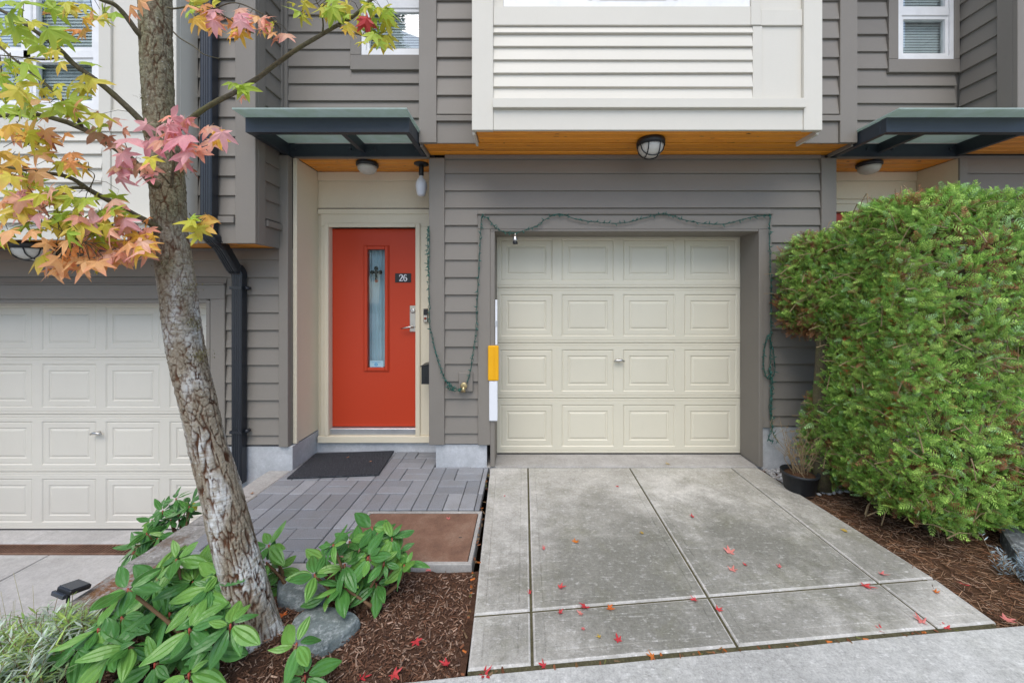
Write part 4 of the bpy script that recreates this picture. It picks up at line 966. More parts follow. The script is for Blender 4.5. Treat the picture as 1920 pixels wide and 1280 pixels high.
# plant pot, pebbles, stones
pc = Vector((px(1499, 2.99) + .03, 3.03, -.03))
M_POT = plain('black_plastic_pot', (.018, .020, .023), .5, .4, 0, .05, 60)
pt = thing('plant_pot', 'black plastic pot with dry twigs beside the hedge', 'plant pot', pc)
lathe('pot', [(.094, 0), (.100, .01), (.124, .150), (.131, .152), (.133, .172), (.124, .172), (.120, .150)], pc, M_POT, pt, 30)
lathe('potting_bark', [(.120, .146), (.08, .156), (.02, .162)], pc, M_SOIL2, pt, 24)
V, Fc = [], []
for k in range(26):
    b = pc + Vector((random.gauss(0, .03), random.gauss(0, .03), .15)); d = Vector((random.gauss(-.05, .45), random.gauss(-.05, .25), 1)).normalized(); L = random.uniform(.15, .50)
    p = [b, b + d * L * .4 + Vector((random.gauss(0, .02), random.gauss(0, .02), 0)), b + d * L * .75 + Vector((random.gauss(0, .04), random.gauss(0, .03), 0)), b + d * L]
    tube_geo(p, [.0032, .0025, .0018, .0009], 5, V, Fc)
    for q in range(3):
        s0 = p[1].lerp(p[3], random.random()); tube_geo([s0, s0 + Vector((random.gauss(0, .06), random.gauss(0, .04), random.uniform(.02, .09)))], [.0016, .0006], 4, V, Fc)
M_TWIG = plain('dry_twig', (.26, .19, .11), .8, .2)
mk('twigs', V, Fc, M_TWIG, pt)
# pebbles: one rounded shape, many copies in one scatter
import bmesh
bmx = bmesh.new(); bmesh.ops.create_icosphere(bmx, subdivisions=1, radius=1); IV = np.array([v.co[:] for v in bmx.verts]); IT = np.array([[v.index for v in f.verts] for f in bmx.faces]); bmx.free()
V, T, C = [], [], []
for k in range(330):
    x = random.uniform(2.10, 2.62); y = random.uniform(2.98, 3.43)
    if x < 2.115 + (3.43 - y) * .06: continue
    s_ = np.array([random.uniform(.014, .030), random.uniform(.010, .02), random.uniform(.007, .013)]); a = random.uniform(0, 6.3)
    R_ = np.array([[math.cos(a), -math.sin(a), 0], [math.sin(a), math.cos(a), 0], [0, 0, 1]])
    T.append(IT + len(V) * 12); V.append((IV * (1 + .12 * rng.standard_normal((12, 1)))) * s_ @ R_.T + np.array([x, y, rbed_z(x, y) + .012 + .012 * random.random()]))
    g = random.uniform(.30, .62); C.append(np.tile([g, g * .98, g * .95], (12, 1)))
tag(fast('pebbles', np.concatenate(V), np.concatenate(T), M_PEB, None, np.concatenate(C), True, 'stuff'), 'pale rounded pebbles between the driveway and the plant pot', 'pebbles')
def stone_mat(name, a, b):
    t = NT(name); p = t.pos((1, 1, 3)); n = t.noise(p, 7, 8, .72, .5); f = t.noise(t.pos(), 90, 5, .75); w = t.noise(t.pos((20, 20, 20)), 1.2, 6, .8)
    col = t.mix(t.ramp(n, [(.32, 0.0), (.68, 1.0)]), a, b); col = t.mix(t.ramp(w, [(.5, 0.0), (.62, .8)]), col, (.38, .41, .41)); col = t.mix(.5, col, t.ramp(f, [(.3, .55), (.7, 1.4)]), 'MULTIPLY')
    return t.fin(col, .7, t.bump(f, .5, .002, t.bump(n, .6, .012)), .35)
M_SLATE = stone_mat('blue_green_slate', (.10, .125, .125), (.22, .255, .25)); M_ROCK = stone_mat('dark_grey_rock', (.075, .08, .085), (.17, .18, .185))
def flat_stone(label, outline, zt, thick, mat, seed, tilt=(0, 0)):
    """outline: points on the ground; a slab with broken edges"""
    c = sum(outline, Vector()) / len(outline); n = len(outline); V = []; Fc = []; rings = [(1.0, -thick), (1.03, -thick * .4), (.99, -.010), (.94, 0), (.6, .004), (.25, .006)]
    big = spline(outline + [outline[0]], 4)[:-1]; n = len(big)
    for f, dz in rings:
        for i, p in enumerate(big):
            q = c + (p - c) * (f + .03 * noise.noise((i * 1.7, seed, dz * 40))); nz = .006 * noise.noise((q.x * 14, q.y * 14, seed))
            V.append((q.x, q.y, zt + dz + nz + tilt[0] * (q.x - c.x) + tilt[1] * (q.y - c.y)))
    for r in range(len(rings) - 1):
        for i in range(n): j = (i + 1) % n; Fc.append([r * n + i, r * n + j, (r + 1) * n + j, (r + 1) * n + i])
    Fc.append([(len(rings) - 1) * n + i for i in range(n)])
    return tag(mk('stone', V, Fc, mat), label, 'stone', 'landscape stones')
flat_stone('flat blue green slate stone at the foot of the tree, front one', [G(u, v, .02) for u, v in ((556, 1150), (600, 1135), (668, 1150), (664, 1172), (620, 1205), (596, 1216), (560, 1205), (540, 1180))][::-1], .02, .09, M_SLATE, 3.1, (.02, .05))
flat_stone('large slate stone behind the tree trunk beside the patio edge', [G(u, v, .03) for u, v in ((522, 1090), (560, 1078), (605, 1084), (618, 1102), (604, 1126), (560, 1132), (524, 1126))][::-1], .035, .10, M_SLATE, 8.4, (0, .12))
flat_stone('dark grey rock showing below the hedge at the right edge', [Vector((x, y, .0)) for x, y in ((2.72, 2.12), (2.88, 1.93), (3.15, 1.86), (3.35, 2.0), (3.3, 2.3), (2.95, 2.36))], .085, .18, M_ROCK, 5.5, (-.05, .10))
# ------------------------------------------------------------------ tree
def bark_mat():
    t = NT('bark'); a = t.new('ShaderNodeAttribute'); a.attribute_name = 'col'
    sep = t.new('ShaderNodeSeparateColor'); t.l(a.outputs['Color'], sep.inputs[0])
    p = t.pos(obj=True); f = t.noise(p, 110, 6, .75); m = t.noise(t.pos((1, 1, .4), obj=True), 30, 6, .7); st = t.noise(t.pos((1, 1, 9), obj=True), 14, 6, .8)
    base = t.mix(t.ramp(f, [(.3, 0.0), (.7, 1.0)]), (.125, .095, .062), (.36, .31, .235))
    grn = t.mix(t.ramp(f, [(.35, 0.0), (.7, 1.0)]), (.065, .058, .028), (.36, .335, .21))
    col = t.mix(sep.outputs['Green'], base, grn)
    lich = t.math('MULTIPLY', sep.outputs['Blue'], t.ramp(t.mix(.5, st, m), [(.42, 0.0), (.56, 1.0)]))
    col = t.mix(lich, col, (.56, .56, .54))
    spk = t.ramp(t.noise(p, 70, 3, .6), [(.66, 0.0), (.71, .8)])
    col = t.mix(spk, col, (.48, .48, .44))
    crack = t.mix(t.noise(p, 25, 3), (.022, .012, .008), (.13, .052, .022))
    col = t.mix(sep.outputs['Red'], col, crack)
    b = t.bump(f, .6, .004, t.bump(m, .5, .008))
    return t.fin(col, .9, b, .2)
M_BARK = bark_mat()
tree = thing('maple_tree', 'leaning tree with lichened bark and orange, green and pink star leaves', 'tree', (-1.17, 1.69, -.03))
TD = 1.69
tr = [(492, 1250, 118), (488, 1215, 100), (478, 1170, 90), (455, 1080, 85), (432, 990, 82), (409, 900, 78), (387, 826, 74), (368, 740, 74), (354, 680, 75), (343, 620, 75), (334, 550, 73), (325, 480, 73), (318, 425, 69), (314, 340, 69), (304, 260, 64), (297, 190, 62), (293, 100, 64), (291, 0, 66), (286, -80, 62), (280, -200, 58), (272, -380, 50)]
ctr = spline([P(u, v, TD) for u, v, w in tr], 12); wr = spline([Vector((w / F * TD / 2 * math.cos(math.atan((u - CX) / F)) * 1.02, 0, 0)) for u, v, w in tr], 12)   # a wide lens stretches round things near its edge
Ls = [0]
for i in range(len(ctr) - 1): Ls.append(Ls[-1] + (ctr[i + 1] - ctr[i]).length)
NL = 760; NA = 132
idx = np.interp(np.linspace(0, Ls[-1], NL), Ls, np.arange(len(ctr)))
V = np.zeros((NL, NA, 3), np.float32); C = np.zeros((NL, NA, 3), np.float32)
knots = [(P(305, 75, 1.60), .045), (P(300, 95, 1.60), .03), (P(275, 240, 1.62), .04), (P(335, 285, 1.62), .035), (P(318, 385, 1.62), .05), (P(310, 495, 1.62), .045), (P(348, 535, 1.62), .05), (P(340, 605, 1.62), .03)]
for i in range(NL):
    f = idx[i]; k = min(int(f), len(ctr) - 2); c = ctr[k].lerp(ctr[k + 1], f - k); r = wr[k].lerp(wr[k + 1], f - k).x
    s = i / (NL - 1) * Ls[-1]; low = max(0, min(1, (1.55 - c.z) / .6))
    for j in range(NA):
        a = 2 * math.pi * j / NA; dx, dy_ = math.cos(a), math.sin(a)
        wv = noise.noise((dx * 1.5, dy_ * 1.5, s * 4))
        q = Vector((dx * r * 1.0, dy_ * r * 1.0, s * (.30 - .16 * low))) * 48 + Vector((noise.noise((dx * 3, dy_ * 3, s * 11)), noise.noise((dx * 3 + 9, dy_ * 3, s * 11)), 0)) * .8
        dd = noise.voronoi(q)[0]; cr_ = dd[1] - dd[0]
        dp = max(0, 1 - cr_ / (.135 + .04 * wv)) * (.6 + .4 * low) * (.55 + .9 * max(0, noise.noise((dx * 2, dy_ * 2, s * 7)) + .5))
        h = noise.fractal((dx * r * 60, dy_ * r * 60, s * 45), 1.0, 2.0, 3) * .0022 + wv * .004
        fl_ = max(0, .10 - c.z); rr = r * (1 + fl_ * (1.1 + 1.0 * math.sin(a * 4 + 1))) * (1 + .06 * math.sin(a * 3 + s * 2) * max(0, (.15 - c.z)) * 2) + h - .008 * min(dp, 1) * low - .0045 * min(dp, 1) * (1 - low)
        pnt = Vector((c.x + dx * rr, c.y + dy_ * rr, c.z))
        kn = 0
        for kp, kr in knots:
            g = math.exp(-((pnt - kp).length / kr) ** 2); kn = max(kn, g)
        pnt += Vector((dx, dy_, 0)) * kn * .010 * (1 + noise.noise(pnt * 60)); V[i, j] = pnt
        gr = max(0, min(1, (c.z - 1.45) / .5)) * (.75 + .5 * noise.noise((dx * 1.3, dy_ * 1.3 + 3, s * 3))) + .5 * kn
        li = max(0, min(1, noise.noise((dx * 1.4 + 4, dy_ * 1.4, s * 5.5)) * 1.6 + .30)) * (1 - .92 * max(0, min(1, (c.z - 1.35) / .5)))
        C[i, j] = (min(1, dp * 1.25), min(1, gr), li)
ii, jj = np.meshgrid(np.arange(NL - 1), np.arange(NA), indexing='ij'); j2 = (jj + 1) % NA
Q = np.stack([ii * NA + jj, ii * NA + j2, (ii + 1) * NA + j2, (ii + 1) * NA + jj], -1).reshape(-1, 4)
fast('trunk', V.reshape(-1, 3), Q, M_BARK, tree, C.reshape(-1, 3), True)
V, T, C = [], [], []
for k in range(900):
    kp, kr = random.choice([(P(352, 540, 1.63), .05), (P(366, 610, 1.655), .025), (P(382, 668, 1.665), .035), (P(372, 665, 1.63), .04), (P(340, 325, 1.66), .025), (P(310, 497, 1.63), .04), (P(364, 600, 1.66), .025), (P(278, 190, 1.66), .02), (P(280, 230, 1.66), .02)])
    a = kp + Vector((random.gauss(0, kr * .45), random.gauss(0, .02), random.gauss(0, kr * .35))); q = Vector((random.gauss(0, 1), -1 + random.gauss(0, .8), random.gauss(0, .9))).normalized() * random.uniform(.006, .016); x = q.cross(Vector((0, 0, 1))).normalized() * .0016
    b = len(V); V += [a - x, a + x, a + q]; T.append([b, b + 1, b + 2]); C += [np.array((.13, .12, .035)) * random.uniform(.5, 1.5)] * 3
fast('moss', np.array([v[:] for v in V]), np.array(T), M_FOL, tree, np.array(C), False, 'stuff')
def branch_mat():
    t = NT('branch_bark'); f = t.noise(t.pos(), 90, 6, .75); m = t.noise(t.pos(), 12, 4)
    col = t.mix(t.ramp(f, [(.3, 0.0), (.7, 1.0)]), (.045, .036, .025), (.16, .135, .085)); col = t.mix(t.ramp(m, [(.45, 0.0), (.7, .6)]), col, (.12, .12, .04))
    return t.fin(col, .85, t.bump(f, .6, .003), .2)
M_BR = branch_mat()
BR = []
def branch(pts, w0, w1, d0, d1, n=9):
    m = len(pts); c = spline([P(u, v, d0 + (d1 - d0) * i / (m - 1)) for i, (u, v) in enumerate(pts)], 6)
    c = [p + Vector((noise.noise(p * 9), noise.noise(p * 9 + Vector((5, 0, 0))), noise.noise(p * 9 + Vector((0, 5, 0))))) * .006 * min(1, i / 4) for i, p in enumerate(c)]
    rad = [(w0 + (w1 - w0) * (i / (len(c) - 1)) ** .8) / F * (d0 + (d1 - d0) * i / (len(c) - 1)) / 2 * (1 + .12 * noise.noise(p * 40)) * math.cos(math.atan(p.x / p.y)) * 1.08 for i, p in enumerate(c)]
    BR.append(c); return tube('branch', c, rad, M_BR, tree, n)
branch([(285, 250), (264, 228), (201, 168), (144, 124), (111, 91), (60, 55), (0, 20), (-80, -10)], 17, 8, 1.66, 1.45)
branch([(300, 350), (279, 339), (249, 302), (201, 269), (141, 235), (111, 225), (50, 215), (0, 218), (-80, 225)], 19, 10, 1.64, 1.50)
branch([(152, 240), (148, 228), (128, 198), (91, 161), (60, 138), (15, 100), (-30, 60)], 10, 5, 1.58, 1.46)
branch([(300, 432), (282, 420), (235, 393), (168, 356), (128, 332), (77, 322), (27, 316), (-60, 300)], 17, 7, 1.64, 1.42)
branch([(163, 353), (128, 354), (77, 380), (30, 400), (0, 413), (-60, 430)], 9, 6, 1.52, 1.38)
branch([(330, 245), (353, 228), (403, 192), (445, 169), (491, 141), (547, 98), (596, 69), (652, 35), (691, 7), (730, -30)], 13, 5, 1.66, 1.60)
branch([(275, 75), (259, 60), (235, 30), (215, 10), (188, 0), (140, -25)], 14, 9, 1.66, 1.52)
branch([(315, 15), (324, 15), (356, 13), (396, 15), (423, 33), (450, 50), (475, 62)], 5, 2.5, 1.66, 1.50, 6)
branch([(400, 17), (440, 5), (480, 20), (520, 45)], 3, 2, 1.54, 1.5, 6)
branch([(325, 60), (340, 72), (363, 87), (380, 101), (410, 109)], 4, 1.5, 1.63, 1.56, 6)
branch([(320, 350), (322, 346), (327, 302), (324, 275), (330, 250)], 9, 3, 1.61, 1.54, 6)
branch([(300, 440), (270, 436), (230, 434), (190, 440), (150, 448), (110, 470)], 5, 2.5, 1.62, 1.48, 6)
branch([(318, 345), (300, 325), (265, 310), (240, 300)], 4, 2, 1.60, 1.50, 6)
branch([(631, 46), (655, 60), (687, 70), (715, 85)], 4, 2, 1.61, 1.56, 6); branch([(605, 62), (606, 45), (602, 20), (590, -5)], 4, 2, 1.61, 1.55, 6)
branch([(123, 335), (105, 310), (75, 285), (45, 268)], 4.5, 2, 1.52, 1.44, 6)
branch([(111, 108), (80, 112), (40, 108), (0, 104)], 5, 3, 1.54, 1.44, 6); branch([(165, 358), (178, 330), (160, 318), (130, 312)], 2.5, 1.5, 1.50, 1.45, 6)
branch([(70, 383), (90, 420), (130, 440), (160, 455)], 3, 1.5, 1.44, 1.40, 6); branch([(355, 400), (362, 404), (378, 408), (390, 412)], 2.5, 1.2, 1.6, 1.55, 6)
# leaves: five-lobed stars, gently folded
def star_leaf(seed):
    r = random.Random(seed); V = [(0, 0, 0)]; ang = [-112, -58, 0, 58, 112]; tip = [.58, .86, 1.0, .86, .58]; pts = [(-150, .13)]
    for k in range(5):
        a = ang[k] + r.uniform(-5, 5); t = tip[k] * r.uniform(.9, 1.08)
        pts += [(a - 18, t * .52), (a - 11, t * .70), (a, t), (a + 11, t * .70), (a + 18, t * .52)]
        if k < 4: pts.append(((ang[k] + ang[k + 1]) / 2, .35 + .04 * r.random()))
    pts.append((150, .13)); curl = r.uniform(-.1, .9); fold = r.uniform(.0, .7); sk = r.uniform(-.15, .15)
    for a, q in pts:
        a = math.radians(a); x, y = q * math.sin(a), q * math.cos(a)
        V.append((x + sk * y * y, y + .12, -curl * (x * x + y * y) * .6 - fold * abs(x) * .5 + .06 * math.sin(5 * a + seed)))
    V[0] = (0, .12, .03); n = len(pts); Fc = [[0, i + 1, i] for i in range(1, n)]
    b = len(V); V += [(-.008, .12, 0), (.008, .12, 0), (.006, -.30, -.10), (-.006, -.30, -.10)]; Fc.append([b, b + 1, b + 2, b + 3])
    return V, Fc
LM = {'g': leaf_mat('leaf_green', (.34, .52, .05), (.48, .60, .07), edge=(.62, .62, .10)), 'y': leaf_mat('leaf_yellow_green', (.58, .60, .06), (.72, .60, .08), edge=(.82, .45, .12)), 'd': leaf_mat('leaf_gold', (.82, .58, .08), (.84, .46, .09), edge=(.86, .36, .16)),
      'o': leaf_mat('leaf_orange', (.86, .52, .22), (.86, .43, .17), edge=(.86, .30, .22)), 'c': leaf_mat('leaf_coral', (.88, .46, .30), (.88, .54, .38), edge=(.82, .26, .26)), 'p': leaf_mat('leaf_pink', (.86, .48, .47), (.84, .40, .41), edge=(.78, .22, .30)), 'r': leaf_mat('leaf_red', (.55, .05, .05), (.62, .10, .08)), 'm': leaf_mat('leaf_dull_rose', (.50, .34, .16), (.62, .33, .22), edge=(.62, .26, .20))}
STARS = [star_leaf(s) for s in range(6)]
LMESH = {(s, c): mesh_of('leaf', STARS[s][0], STARS[s][1], LM[c]) for s in range(6) for c in LM}
clusters = [  # photo column, row, half width, half height, count, colours, distance range
 (50, 60, 75, 62, 40, 'ggggy', 1.30, 1.62), (25, 160, 35, 50, 20, 'gggy', 1.30, 1.55), (150, 12, 60, 16, 12, 'gyyo', 1.4, 1.65), (160, 42, 16, 20, 3, 'odo', 1.45, 1.6), (205, 20, 16, 16, 3, 'yg', 1.5, 1.6), (250, 6, 12, 8, 2, 'do', 1.5, 1.6),
 (150, 138, 38, 24, 7, 'gyy', 1.42, 1.55), (90, 190, 60, 34, 22, 'ygygoy', 1.36, 1.55), (25, 225, 30, 25, 6, 'ydg', 1.35, 1.5), (165, 215, 34, 22, 5, 'ymg', 1.42, 1.54), (205, 240, 28, 18, 4, 'mcm', 1.42, 1.54), (220, 270, 22, 16, 3, 'ppc', 1.45, 1.54),
 (318, 238, 44, 26, 13, 'pppc', 1.40, 1.54), (335, 268, 34, 22, 8, 'ppcp', 1.40, 1.52), (240, 315, 30, 16, 5, 'mpcm', 1.45, 1.54), (282, 330, 16, 10, 3, 'pc', 1.45, 1.54), (290, 300, 14, 16, 3, 'yco', 1.45, 1.52), (392, 238, 24, 12, 4, 'cpc', 1.45, 1.56), (408, 262, 14, 14, 3, 'ddc', 1.45, 1.56), (362, 292, 22, 24, 7, 'ccpm', 1.42, 1.52),
 (70, 260, 62, 24, 13, 'odydym', 1.38, 1.52), (40, 300, 40, 26, 10, 'oyod', 1.36, 1.5), (130, 305, 42, 22, 9, 'doyyo', 1.38, 1.5), (60, 345, 62, 22, 14, 'cpyyog', 1.34, 1.5), (120, 370, 50, 22, 12, 'ygycg', 1.36, 1.5), (45, 385, 45, 24, 16, 'copyc', 1.34, 1.48), (180, 380, 42, 20, 12, 'cogyo', 1.42, 1.55),
 (40, 425, 40, 14, 9, 'goyg', 1.34, 1.46), (120, 415, 50, 20, 16, 'yyggc', 1.36, 1.5), (190, 425, 50, 18, 18, 'cpyyg', 1.42, 1.56), (250, 425, 34, 18, 12, 'dcoc', 1.5, 1.6), (205, 460, 70, 22, 34, 'ocdyoc', 1.42, 1.6), (125, 465, 42, 24, 15, 'ooyoc', 1.38, 1.5), (270, 452, 20, 14, 8, 'dod', 1.5, 1.62), (110, 495, 24, 10, 6, 'oco', 1.38, 1.48), (180, 492, 34, 8, 9, 'oyo', 1.4, 1.52),
 (375, 408, 20, 12, 6, 'ydg', 1.46, 1.58), (368, 432, 14, 10, 3, 'yy', 1.46, 1.55), (385, 14, 34, 12, 8, 'dyog', 1.48, 1.6), (380, 45, 26, 12, 5, 'ddo', 1.46, 1.58), (430, 30, 34, 18, 9, 'cocp', 1.46, 1.58), (455, 58, 20, 10, 4, 'dcd', 1.46, 1.54), (490, 38, 26, 22, 7, 'cyco', 1.46, 1.56), (525, 58, 14, 16, 3, 'cod', 1.48, 1.55),
 (585, 8, 34, 10, 6, 'ggy', 1.5, 1.62), (575, 32, 14, 8, 2, 'gy', 1.52, 1.6), (650, 14, 46, 16, 13, 'gyggy', 1.5, 1.64), (700, 28, 30, 22, 12, 'gyyg', 1.5, 1.62), (705, 70, 26, 22, 9, 'gyy', 1.5, 1.6), (660, 52, 18, 10, 3, 'gyd', 1.5, 1.6), (684, 34, 8, 5, 2, 'rm', 1.5, 1.58), (448, 160, 14, 9, 4, 'gyg', 1.5, 1.58), (462, 180, 6, 6, 1, 'c', 1.5, 1.55), (235, 395, 30, 12, 4, 'ygc', 1.46, 1.54)]
seg = [p for c in BR for p in c]
leaves = []
for (u, v, ru, rv, n, cs, d0, d1) in clusters:
    for k in range(n):
        uu = u + random.uniform(-1, 1) * ru; vv = v + random.uniform(-1, 1) * rv; d = random.uniform(d0, d1)
        leaves.append((P(uu, vv, d), random.choice(cs), random.uniform(.036, .068) * (1.15 if d < 1.45 else 1))); leaves[-1] = (*leaves[-1][:2], leaves[-1][2] * (1.3 if leaves[-1][1] == 'p' else 1))
leaves.sort(key=lambda l: -l[2] / l[0].y)
rest_V, rest_T, rest_C = [], [], []
TW_V, TW_F = [], []
for i, (p, c, s) in enumerate(leaves):
    face = Vector((random.gauss(0, .45), -1 + random.gauss(0, .3), .55 + random.gauss(0, .5))).normalized()
    down = Vector((random.gauss(0, .75), random.gauss(0, .2), -1 + random.gauss(0, .5)))
    y = (down - face * down.dot(face)).normalized(); x = y.cross(face)
    M = Matrix(((x.x, y.x, face.x, p.x), (x.y, y.y, face.y, p.y), (x.z, y.z, face.z, p.z), (0, 0, 0, 1))) @ Matrix.Diagonal((s * random.uniform(.9, 1.1), s, s * random.uniform(.6, 1.3), 1))
    if i < 300: put(bpy.data.objects.new('leaf', LMESH[i % 6, c]), tree, M)
    else:
        vv = np.array([(M @ Vector(q))[:] for q in STARS[i % 6][0]]); rest_T += [[a + sum(len(z) for z in rest_V) for a in f] for f in STARS[i % 6][1] if len(f) == 3]; rest_V.append(vv)
        colr = {'g': (.41, .56, .06), 'y': (.65, .60, .07), 'd': (.83, .52, .08), 'o': (.86, .37, .12), 'c': (.86, .38, .25), 'p': (.82, .32, .34), 'r': (.58, .07, .06), 'm': (.47, .19, .11)}[c]
        rest_C.append(np.tile(np.array(colr) * random.uniform(.8, 1.15), (len(vv), 1)))
    # thin leaf stalk back towards the nearest branch
    st_ = M @ Vector((0, -.30, -.10)); nb = min(seg, key=lambda q: (q - st_).length_squared); dv = nb - st_
    if dv.length < .10: tube_geo([st_, st_ + dv * .5 + Vector((0, 0, .012)), nb], [.0009, .0011, .0014], 4, TW_V, TW_F, False)
if rest_V: fast('small_leaves', np.concatenate(rest_V), np.array(rest_T), attr_mat('leaf_mass', .45, .4, .35), tree, np.concatenate(rest_C), False, 'stuff')
mk('leaf_stalks', TW_V, TW_F, M_BR, tree)['kind'] = 'stuff'

# ------------------------------------------------------------------ hedge shrubs
def spray_shape(pairs=5):
    V = []; T = []
    def blade(b, d, L, w):
        s = Vector((-d.y, d.x, 0)); k = len(V); V.extend([b, b + d * L * .45 + s * w * .5 + Vector((0, 0, -.02 * L)), b + d * L + Vector((0, 0, -.15 * L)), b + d * L * .45 - s * w * .5]); T.extend([[k, k + 1, k + 3], [k + 3, k + 1, k + 2]])
    blade(Vector((0, 0, 0)), Vector((0, 1, 0)), 1.0, .035)
    for i in range(pairs):
        t = .08 + .84 * i / (pairs - 1); L = (.56 - .30 * t)
        for sg in (-1, 1):
            a = math.radians(48 - 14 * t); blade(Vector((0, t, -.10 * t * t)), Vector((sg * math.sin(a), math.cos(a), 0)), L, .095)
    blade(Vector((0, .95, -.10)), Vector((0, 1, 0)), .25, .07)
    return np.array([v[:] for v in V]), np.array(T)
SP_V, SP_T = spray_shape()
def sprays(name, pts, nrm, size, cols, parent, up=.35, spread=.55):
    n = len(pts); d = nrm * rng.uniform(.15, .8, (n, 1)) + rng.normal(0, spread, (n, 3)); d[:, 2] += up; d /= np.linalg.norm(d, axis=1, keepdims=True)
    ref = nrm + rng.normal(0, .35, (n, 3)); x = np.cross(d, ref); x /= np.linalg.norm(x, axis=1, keepdims=True) + 1e-9; z = np.cross(x, d)
    S_ = size[:, None, None]
    V = pts[:, None, :] + S_ * (SP_V[None, :, 0:1] * x[:, None] + SP_V[None, :, 1:2] * d[:, None] + SP_V[None, :, 2:3] * z[:, None] * 1.5)
    T = (SP_T[None] + len(SP_V) * np.arange(n)[:, None, None]).reshape(-1, 3)
    tipf = np.clip(SP_V[:, 1], 0, 1)[None, :, None]
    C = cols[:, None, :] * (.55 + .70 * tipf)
    return fast(name, V.reshape(-1, 3), T, M_FOL, parent, C.reshape(-1, 3))
def hedge(label, base, lobes, n, stems, brown=.04, keep=None, seed=0):
    """lobes: (centre, half sizes, exponent). sprays cover the union of the lobes' surfaces, some deeper inside"""
    t = thing('hedge_shrub', label, 'hedge', base, 'evergreen hedge shrubs')
    area = [l[1][0] * l[1][1] + l[1][1] * l[1][2] + l[1][0] * l[1][2] for l in lobes]; tot = sum(area)
    PT, NM, DP = [], [], []
    for (c, a, ex), ar in zip(lobes, area):
        m = int(n * ar / tot); v = rng.normal(0, 1, (m, 3)); a = np.array(a); v = v * a; v /= np.linalg.norm(v, axis=1, keepdims=True)
        tt = 1 / (np.sum(np.abs(v / a) ** ex, 1) ** (1 / ex)); p = v * tt[:, None]
        nr = np.sign(p) * np.abs(p / a) ** (ex - 1) / a; nr /= np.linalg.norm(nr, axis=1, keepdims=True)
        dep = np.abs(rng.normal(0, .075, m)); dep[rng.random(m) < .15] += .10
        lump = np.array([noise.noise((q[0] * 4 + seed, q[1] * 4, q[2] * 4)) + .6 * noise.noise((q[0] * 11, q[1] * 11 + seed, q[2] * 11)) for q in p]) * .05
        p = p + nr * (lump - dep)[:, None] + np.array(c)
        ok = np.ones(m, bool)
        for (c2, a2, e2) in lobes:
            if c2 is c: continue
            ok &= np.sum(np.abs((p - np.array(c2)) / (np.array(a2) * .86)) ** e2, 1) > 1
        ok &= p[:, 2] > .03
        if keep is not None: ok &= keep(p)
        PT.append(p[ok]); NM.append(nr[ok]); DP.append(dep[ok])
    PT, NM, DP = map(np.concatenate, (PT, NM, DP)); m = len(PT)
    g = rng.random((m, 1)); cols = np.array([.12, .30, .038]) * (1 - g) + np.array([.44, .64, .13]) * g
    pat = np.array([noise.noise((q[0] * 3, q[1] * 3 + 7 + seed, q[2] * 3)) for q in PT])[:, None]; cols = cols * (1 + .28 * pat)
    bl = rng.random(m) < .08; cols[bl] = np.array([.36, .58, .24]) * rng.uniform(.8, 1.2, (bl.sum(), 1))
    patch = pat[:, 0] + .5 * np.array([noise.noise((q[0] * 9, q[1] * 9, q[2] * 9 + seed)) for q in PT])
    br = (rng.random(m) < brown * (1 + 5 * (patch > .38))) | ((brown > .12) & (np.abs(PT[:, 2] - 1.22) < .10) & (PT[:, 0] < 2.5) & (rng.random(m) < .75)) | ((DP > .13) & (rng.random(m) < .5)); cols[br] = np.array([.30, .135, .055]) * rng.uniform(.5, 1.3, (br.sum(), 1))
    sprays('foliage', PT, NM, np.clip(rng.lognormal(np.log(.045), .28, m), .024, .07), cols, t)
    V, Fc = [], []
    for (x, y, z0, z1, r) in stems:
        pts = [(x + noise.noise((x, z * 3, 1)) * .03, y + noise.noise((y, z * 3, 4)) * .03, z) for z in np.linspace(z0, z1, 8)]; V, Fc = tube_geo(pts, [r * (1 - .5 * i / 7) for i in range(8)], 9); mk('stem', V, Fc, M_BR, t, True)
    V, Fc = [], []
    for k in range(int(m * .035)):
        q = Vector(PT[rng.integers(m)]); nn = Vector(NM[rng.integers(m)]); a = q - nn * .14
        b = q + Vector((random.gauss(0, .03), random.gauss(0, .03), random.gauss(0, .03))); tube_geo([a, (a + b) / 2 + Vector((0, 0, .02)), b], [.0035, .0025, .0012], 4, V, Fc, False)
    o = mk('twigs', V, Fc, M_TWIG, t); o['kind'] = 'stuff'
    return t
hedge('large clipped evergreen hedge shrub bulging over the needle bed', (2.8, 2.55, 0),
      [((2.70, 2.56, 1.13), (.47, .42, 1.02), 5.0), ((3.32, 2.46, .98), (.46, .40, .94), 3.4)], 58000, [(2.65, 2.5, 0, 1.6, .045), (2.95, 2.6, 0, 1.7, .05), (2.5, 2.7, 0, 1.4, .03)], .085, None, 3)
gap = lambda p: ~((np.abs(p[:, 2] - .98) < .14 + .05 * np.sin(p[:, 0] * 30)) & (p[:, 0] < 2.60))
hedge('thinner browning evergreen hedge shrub against the house wall', (2.45, 3.15, 0),
      [((2.46, 3.12, 1.60), (.30, .26, .41), 4.5), ((2.50, 3.06, .40), (.22, .22, .40), 2.6)], 17000, [(2.36, 3.04, 0, 1.7, .075), (2.58, 3.16, 0, 1.5, .03)], .16, gap, 11)

